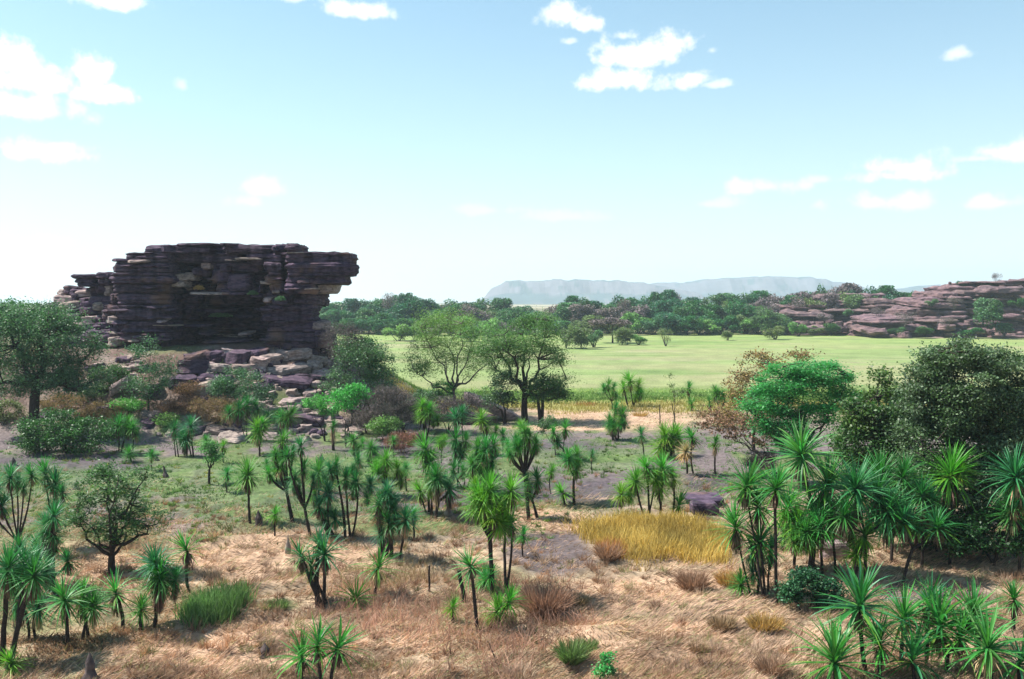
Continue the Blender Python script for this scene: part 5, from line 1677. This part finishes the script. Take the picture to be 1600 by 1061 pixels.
def k_green(px, py, x, y, g):
    n = fbm(x / 5, y / 5, 0, 41, 3) * 1.1 + fbm(x / 1.4, y / 1.4, 0, 47, 2) * .7
    p = sstep(860, 800, py) * sstep(-.05, .35, n + .08) * sstep(640, 690, py + (px > 600) * 30)
    return g.random(len(x)) < p * .9


grass('green_ground_cover', 150000, fan_where(42, 105, k_green), .16, .07, 'cover', (.2, 1.2), tones=(.55, 1.4), seed=4)


def k_slope(px, py, x, y, g):
    z = hgt(x, y, False)
    return (g.random(len(x)) < sstep(.5, 2, z) * sstep(-.2, .3, fbm(x / 3, y / 3, 0, 71, 3)) * .8) & (px < 620) & (py > 545)


grass('slope_grass', 90000, fan_where(74, 120, k_slope, .62), .40, .06, 'straw_red', (.1, .9), tones=(.35, 1.2), seed=5, colf=lambda x, y, g: np.where((fbm(x / 6, y / 6, 0, 73, 2) > .1)[:, None], np.array([.45, .95, .5]), np.ones(3)))


def k_edge(px, py, x, y, g):
    n = fbm(x / 5, y / 5, 0, 81, 3)
    return (px > 560) & (g.random(len(x)) < sstep(100, 108, y + n * 6) * (1 - sstep(113, 122, y + n * 6)))


grass('plain_edge_grass', 60000, fan_where(98, 124, k_edge), .5, .07, 'straw_gold', (.1, .7), tones=(.6, 1.2), seed=6, colf=lambda x, y, g: np.where((y > 112)[:, None], np.array([.30, .80, .5]), np.array([.75, 1.0, 1.0])))


def k_plain(px, py, x, y, g):
    return (y > 116) & (px > 540) & (g.random(len(x)) < (1 - sstep(124, 138, y)))


grass('plain_grass', 50000, fan_where(116, 140, k_plain), .32, .10, 'cover', (.3, 1.1), tones=(.8, 1.15), seed=7, colf=lambda x, y, g: np.where((y < 128)[:, None], np.array([1.1, 1.05, .8]), np.array([2.9, 2.15, 2.0])))
grass('tall_reddish_grass', 15000, patch(690, 985, 165, 78, 1.6), .8, .018, 'straw_red', (.05, .9), seed=8, seg=2, tones=(.6, 1.7))
grass('tall_reddish_grass', 5000, patch(640, 900, 80, 24, 1.2), .6, .018, 'straw_red', (.05, .6), seed=9, seg=2, tones=(.5, 1.5))
grass('golden_grass', 46000, patch(1036, 850, 102, 32, .9), .78, .028, 'straw_gold', (.0, .6), seed=10, seg=2, tones=(.5, 1.5))
grass('golden_grass', 3000, patch(955, 866, 24, 12, .8), .6, .028, 'straw_gold', (.0, .5), seed=11, seg=2, tones=(.6, 1.2))
tag(grass('yellow_green_grass', 8000, patch(332, 960, 42, 24, .8), .9, .028, 'cover', (.0, .5), seed=12, seg=2, tones=(.6, 1.6)))


def tufts(name, n, nb, where, ln, wd, mat, seed, tones, colf=None):
    g = np.random.default_rng(seed)
    x, y = where(g, n)
    n = len(x)
    k = (nb * g.uniform(.4, 1.6, n)).astype(int) + 3
    idx = np.repeat(np.arange(n), k)
    size = g.uniform(.5, 1.5, n)
    m = len(idx)
    a = g.uniform(0, 6.283, m)
    r = .11 * size[idx] * np.sqrt(g.random(m))
    bx, by = x[idx] + np.cos(a) * r, y[idx] + np.sin(a) * r
    B = np.stack([bx, by, hgt(bx, by) - .02], -1)
    le = g.uniform(.1, 1.1, m)
    a2 = a + g.normal(size=m) * .6
    d = np.stack([np.cos(a2) * np.sin(le), np.sin(a2) * np.sin(le), np.cos(le)], -1)
    L = (ln * size[idx] * g.uniform(.5, 1.1, m))[:, None]
    s = np.cross(d, unit(m, g))
    s /= np.linalg.norm(s, axis=1)[:, None] + 1e-6
    V = np.stack([B - s * wd / 2, B + s * wd / 2, B + d * L], 1).reshape(-1, 3)
    tn = (g.uniform(*tones, n)[idx] * g.uniform(.75, 1.3, m))[:, None] * np.ones(3)
    if colf is not None:
        tn = tn * colf(n, g)[idx]
    o = mesh(name, V, np.arange(m * 3).reshape(m, 3), M[mat], None, False, np.repeat(tn, 3, 0))
    tag(o, kind='stuff')


def pick(n, g):
    c = np.array([[1, 1, 1], [.75, .68, .62], [1.1, .9, .7], [.5, .72, .42], [.55, .42, .36]])
    return c[g.choice(5, n, p=[.3, .25, .2, .13, .12])]


def k_tuft(px, py, x, y, g):
    n = fbm(x / 4, y / 4, 0, 161, 3)
    return g.random(len(x)) < sstep(-.35, .3, n) * sstep(740, 800, py + 40 * n)


def k_tuft2(px, py, x, y, g):
    n = fbm(x / 5, y / 5, 0, 171, 3)
    return g.random(len(x)) < sstep(-.3, .25, n) * sstep(870, 810, py) * sstep(648, 690, py)


tufts('grass_tufts', 5200, 34, fan_where(27, 80, k_tuft), .40, .026, 'straw', 33, (.55, 1.25), pick)
tufts('green_weeds', 5200, 22, fan_where(44, 100, k_tuft2), .24, .05, 'cover', 34, (.45, 1.5), lambda n, g: np.array([[1, 1, 1], [1.3, 1.15, .7], [2.0, 1.1, 1.1]])[g.choice(3, n, p=[.6, .25, .15])])


def k_pl(px, py, x, y, g):
    return (px > 540) & (g.random(len(x)) < sstep(.0, .35, fbm(x / 22, y / 9, 0, 191, 4)))




def k_lit(px, py, x, y, g):
    return (py > 700) & (g.random(len(x)) < sstep(-.2, .3, fbm(x / 6, y / 6, 0, 201, 3)))


grass('fallen_leaves', 5000, fan_where(28, 75, k_lit), .75, .05, 'deadp', (1.3, 1.54), tones=(.3, 1.2), seed=36)


def tussock(label, px, py, h, r, n, mat, seed, wd=.022, tones=(.45, 1.4)):
    P = ground(px, py)
    k = P[1] / F
    g = np.random.default_rng(seed)
    A = Acc()
    a = g.uniform(0, 6.283, n)
    rr = r * k * .45 * np.sqrt(g.random(n))
    x, y = np.cos(a) * rr, np.sin(a) * rr
    le = .15 + g.random(n) * .75
    L = h * k * g.uniform(.55, 1.15, n)
    a2 = a + g.normal(size=n) * .5
    d = np.stack([np.cos(a2) * np.sin(le), np.sin(a2) * np.sin(le), np.cos(le)], -1)
    s = unit(n, g)
    s = s - d * (s * d).sum(1)[:, None]
    s /= np.linalg.norm(s, axis=1)[:, None]
    B = np.stack([x, y, -.05 + 0 * x], -1)
    m = B + d * L[:, None] * .6
    e = m + (d + np.array([0, 0, -.35])) * L[:, None] * .4
    V = np.stack([B - s * wd / 2, B + s * wd / 2, m + s * wd * .4, m - s * wd * .4, e], 1).reshape(-1, 3)
    i = np.arange(n)[:, None] * 5
    tn = g.uniform(*tones, n)[:, None] * np.ones(3)
    o = mesh('grass_tussock', V, [i + np.array([[0, 1, 2, 3]]), i + np.array([[3, 2, 4]])], M[mat], None, False, np.repeat(tn, 5, 0))
    o.location = P
    tag(o, label, 'grass tussock')


for i, a in enumerate([
    ('brown grass tussock standing alone just below the golden grass patch', 1082, 920, 38, 34, 900, 'straw_red'),
    ('greenish brown tussock between the golden grass and the screw pines', 1140, 916, 34, 26, 600, 'straw_gold'),
    ('rusty tussock at the near corner of the golden grass patch', 950, 876, 34, 26, 500, 'straw_red'),
    ('large bushy brown tussock at the edge of the reddish grass, by the bare soil', 850, 960, 58, 50, 1500, 'straw_red'),
    ('green-grey tussock in the dry grass above the tiny glossy sapling', 893, 1036, 44, 30, 600, 'cover'),
    ('low olive tussock a step uphill of the tiny glossy sapling', 915, 1016, 22, 34, 500, 'cover'),
    ('dark brown tussock on dry grass, in line with the round-leafed shrub', 1128, 986, 30, 30, 600, 'straw_red'),
    ('small red-brown tussock between the tiny sapling and the sprawling screw pine', 1090, 1018, 20, 22, 350, 'straw_red'),
    ('dried tussock beside the whitish termite mound', 716, 815, 14, 16, 260, 'straw'),
    ('tan tussock at the bottom edge under the reddish grass', 812, 1062, 30, 40, 700, 'straw'),
    ('olive tussock on the bank above the sprawling screw pine', 1195, 985, 34, 40, 700, 'straw_gold'),
    ('dry tussock at the bottom edge close to the sprawling screw pine', 1205, 1056, 36, 34, 600, 'straw_red'),
    ('brown tussock at the end of the bare soil strip above the reddish grass', 905, 945, 20, 24, 300, 'straw_red'),
    ('yellow tussock on pink dry grass near the plain', 1000, 650, 10, 22, 300, 'straw_gold'),
    ('small yellow mound of grass at the near edge of the bright plain', 915, 634, 9, 30, 400, 'straw_gold'),
    ('dark brown tussock in the black shade near the picture edge', 1520, 980, 40, 50, 900, 'straw_red'),
    ('rusty tussock at the picture edge in front of the biggest tree', 1580, 905, 20, 40, 400, 'straw_red'),
    ('green tussock in the dry grass between the bushy screw pine and the edge of picture', 432, 952, 16, 34, 500, 'cover'),
    ('brown tussock on the bright grass under the twin-trunked screw pine', 330, 900, 14, 30, 300, 'straw'),
]):
    tussock(*a, seed=500 + i)

# ------------------------------------------------------------------ the air
def box(name, lo, hi, mat):
    V = [(x, y, z) for z in (lo[2], hi[2]) for y in (lo[1], hi[1]) for x in (lo[0], hi[0])]
    return mesh(name, np.array(V), np.array([(0, 2, 3, 1), (4, 5, 7, 6), (0, 1, 5, 4), (2, 6, 7, 3), (0, 4, 6, 2), (1, 3, 7, 5)]), mat, None, False)


mh, n, l, out = newmat('pale_air')
pv = n.new('ShaderNodeVolumePrincipled')
pv.inputs['Color'].default_value = (.72, .87, 1.0, 1)
pv.inputs['Density'].default_value = 1.8e-4
pv.inputs['Anisotropy'].default_value = .3
l.new(pv.outputs[0], out.inputs['Volume'])
tag(box('haze', (-6400, -450, -2.5), (6400, 6400, 185), mh), kind='stuff')
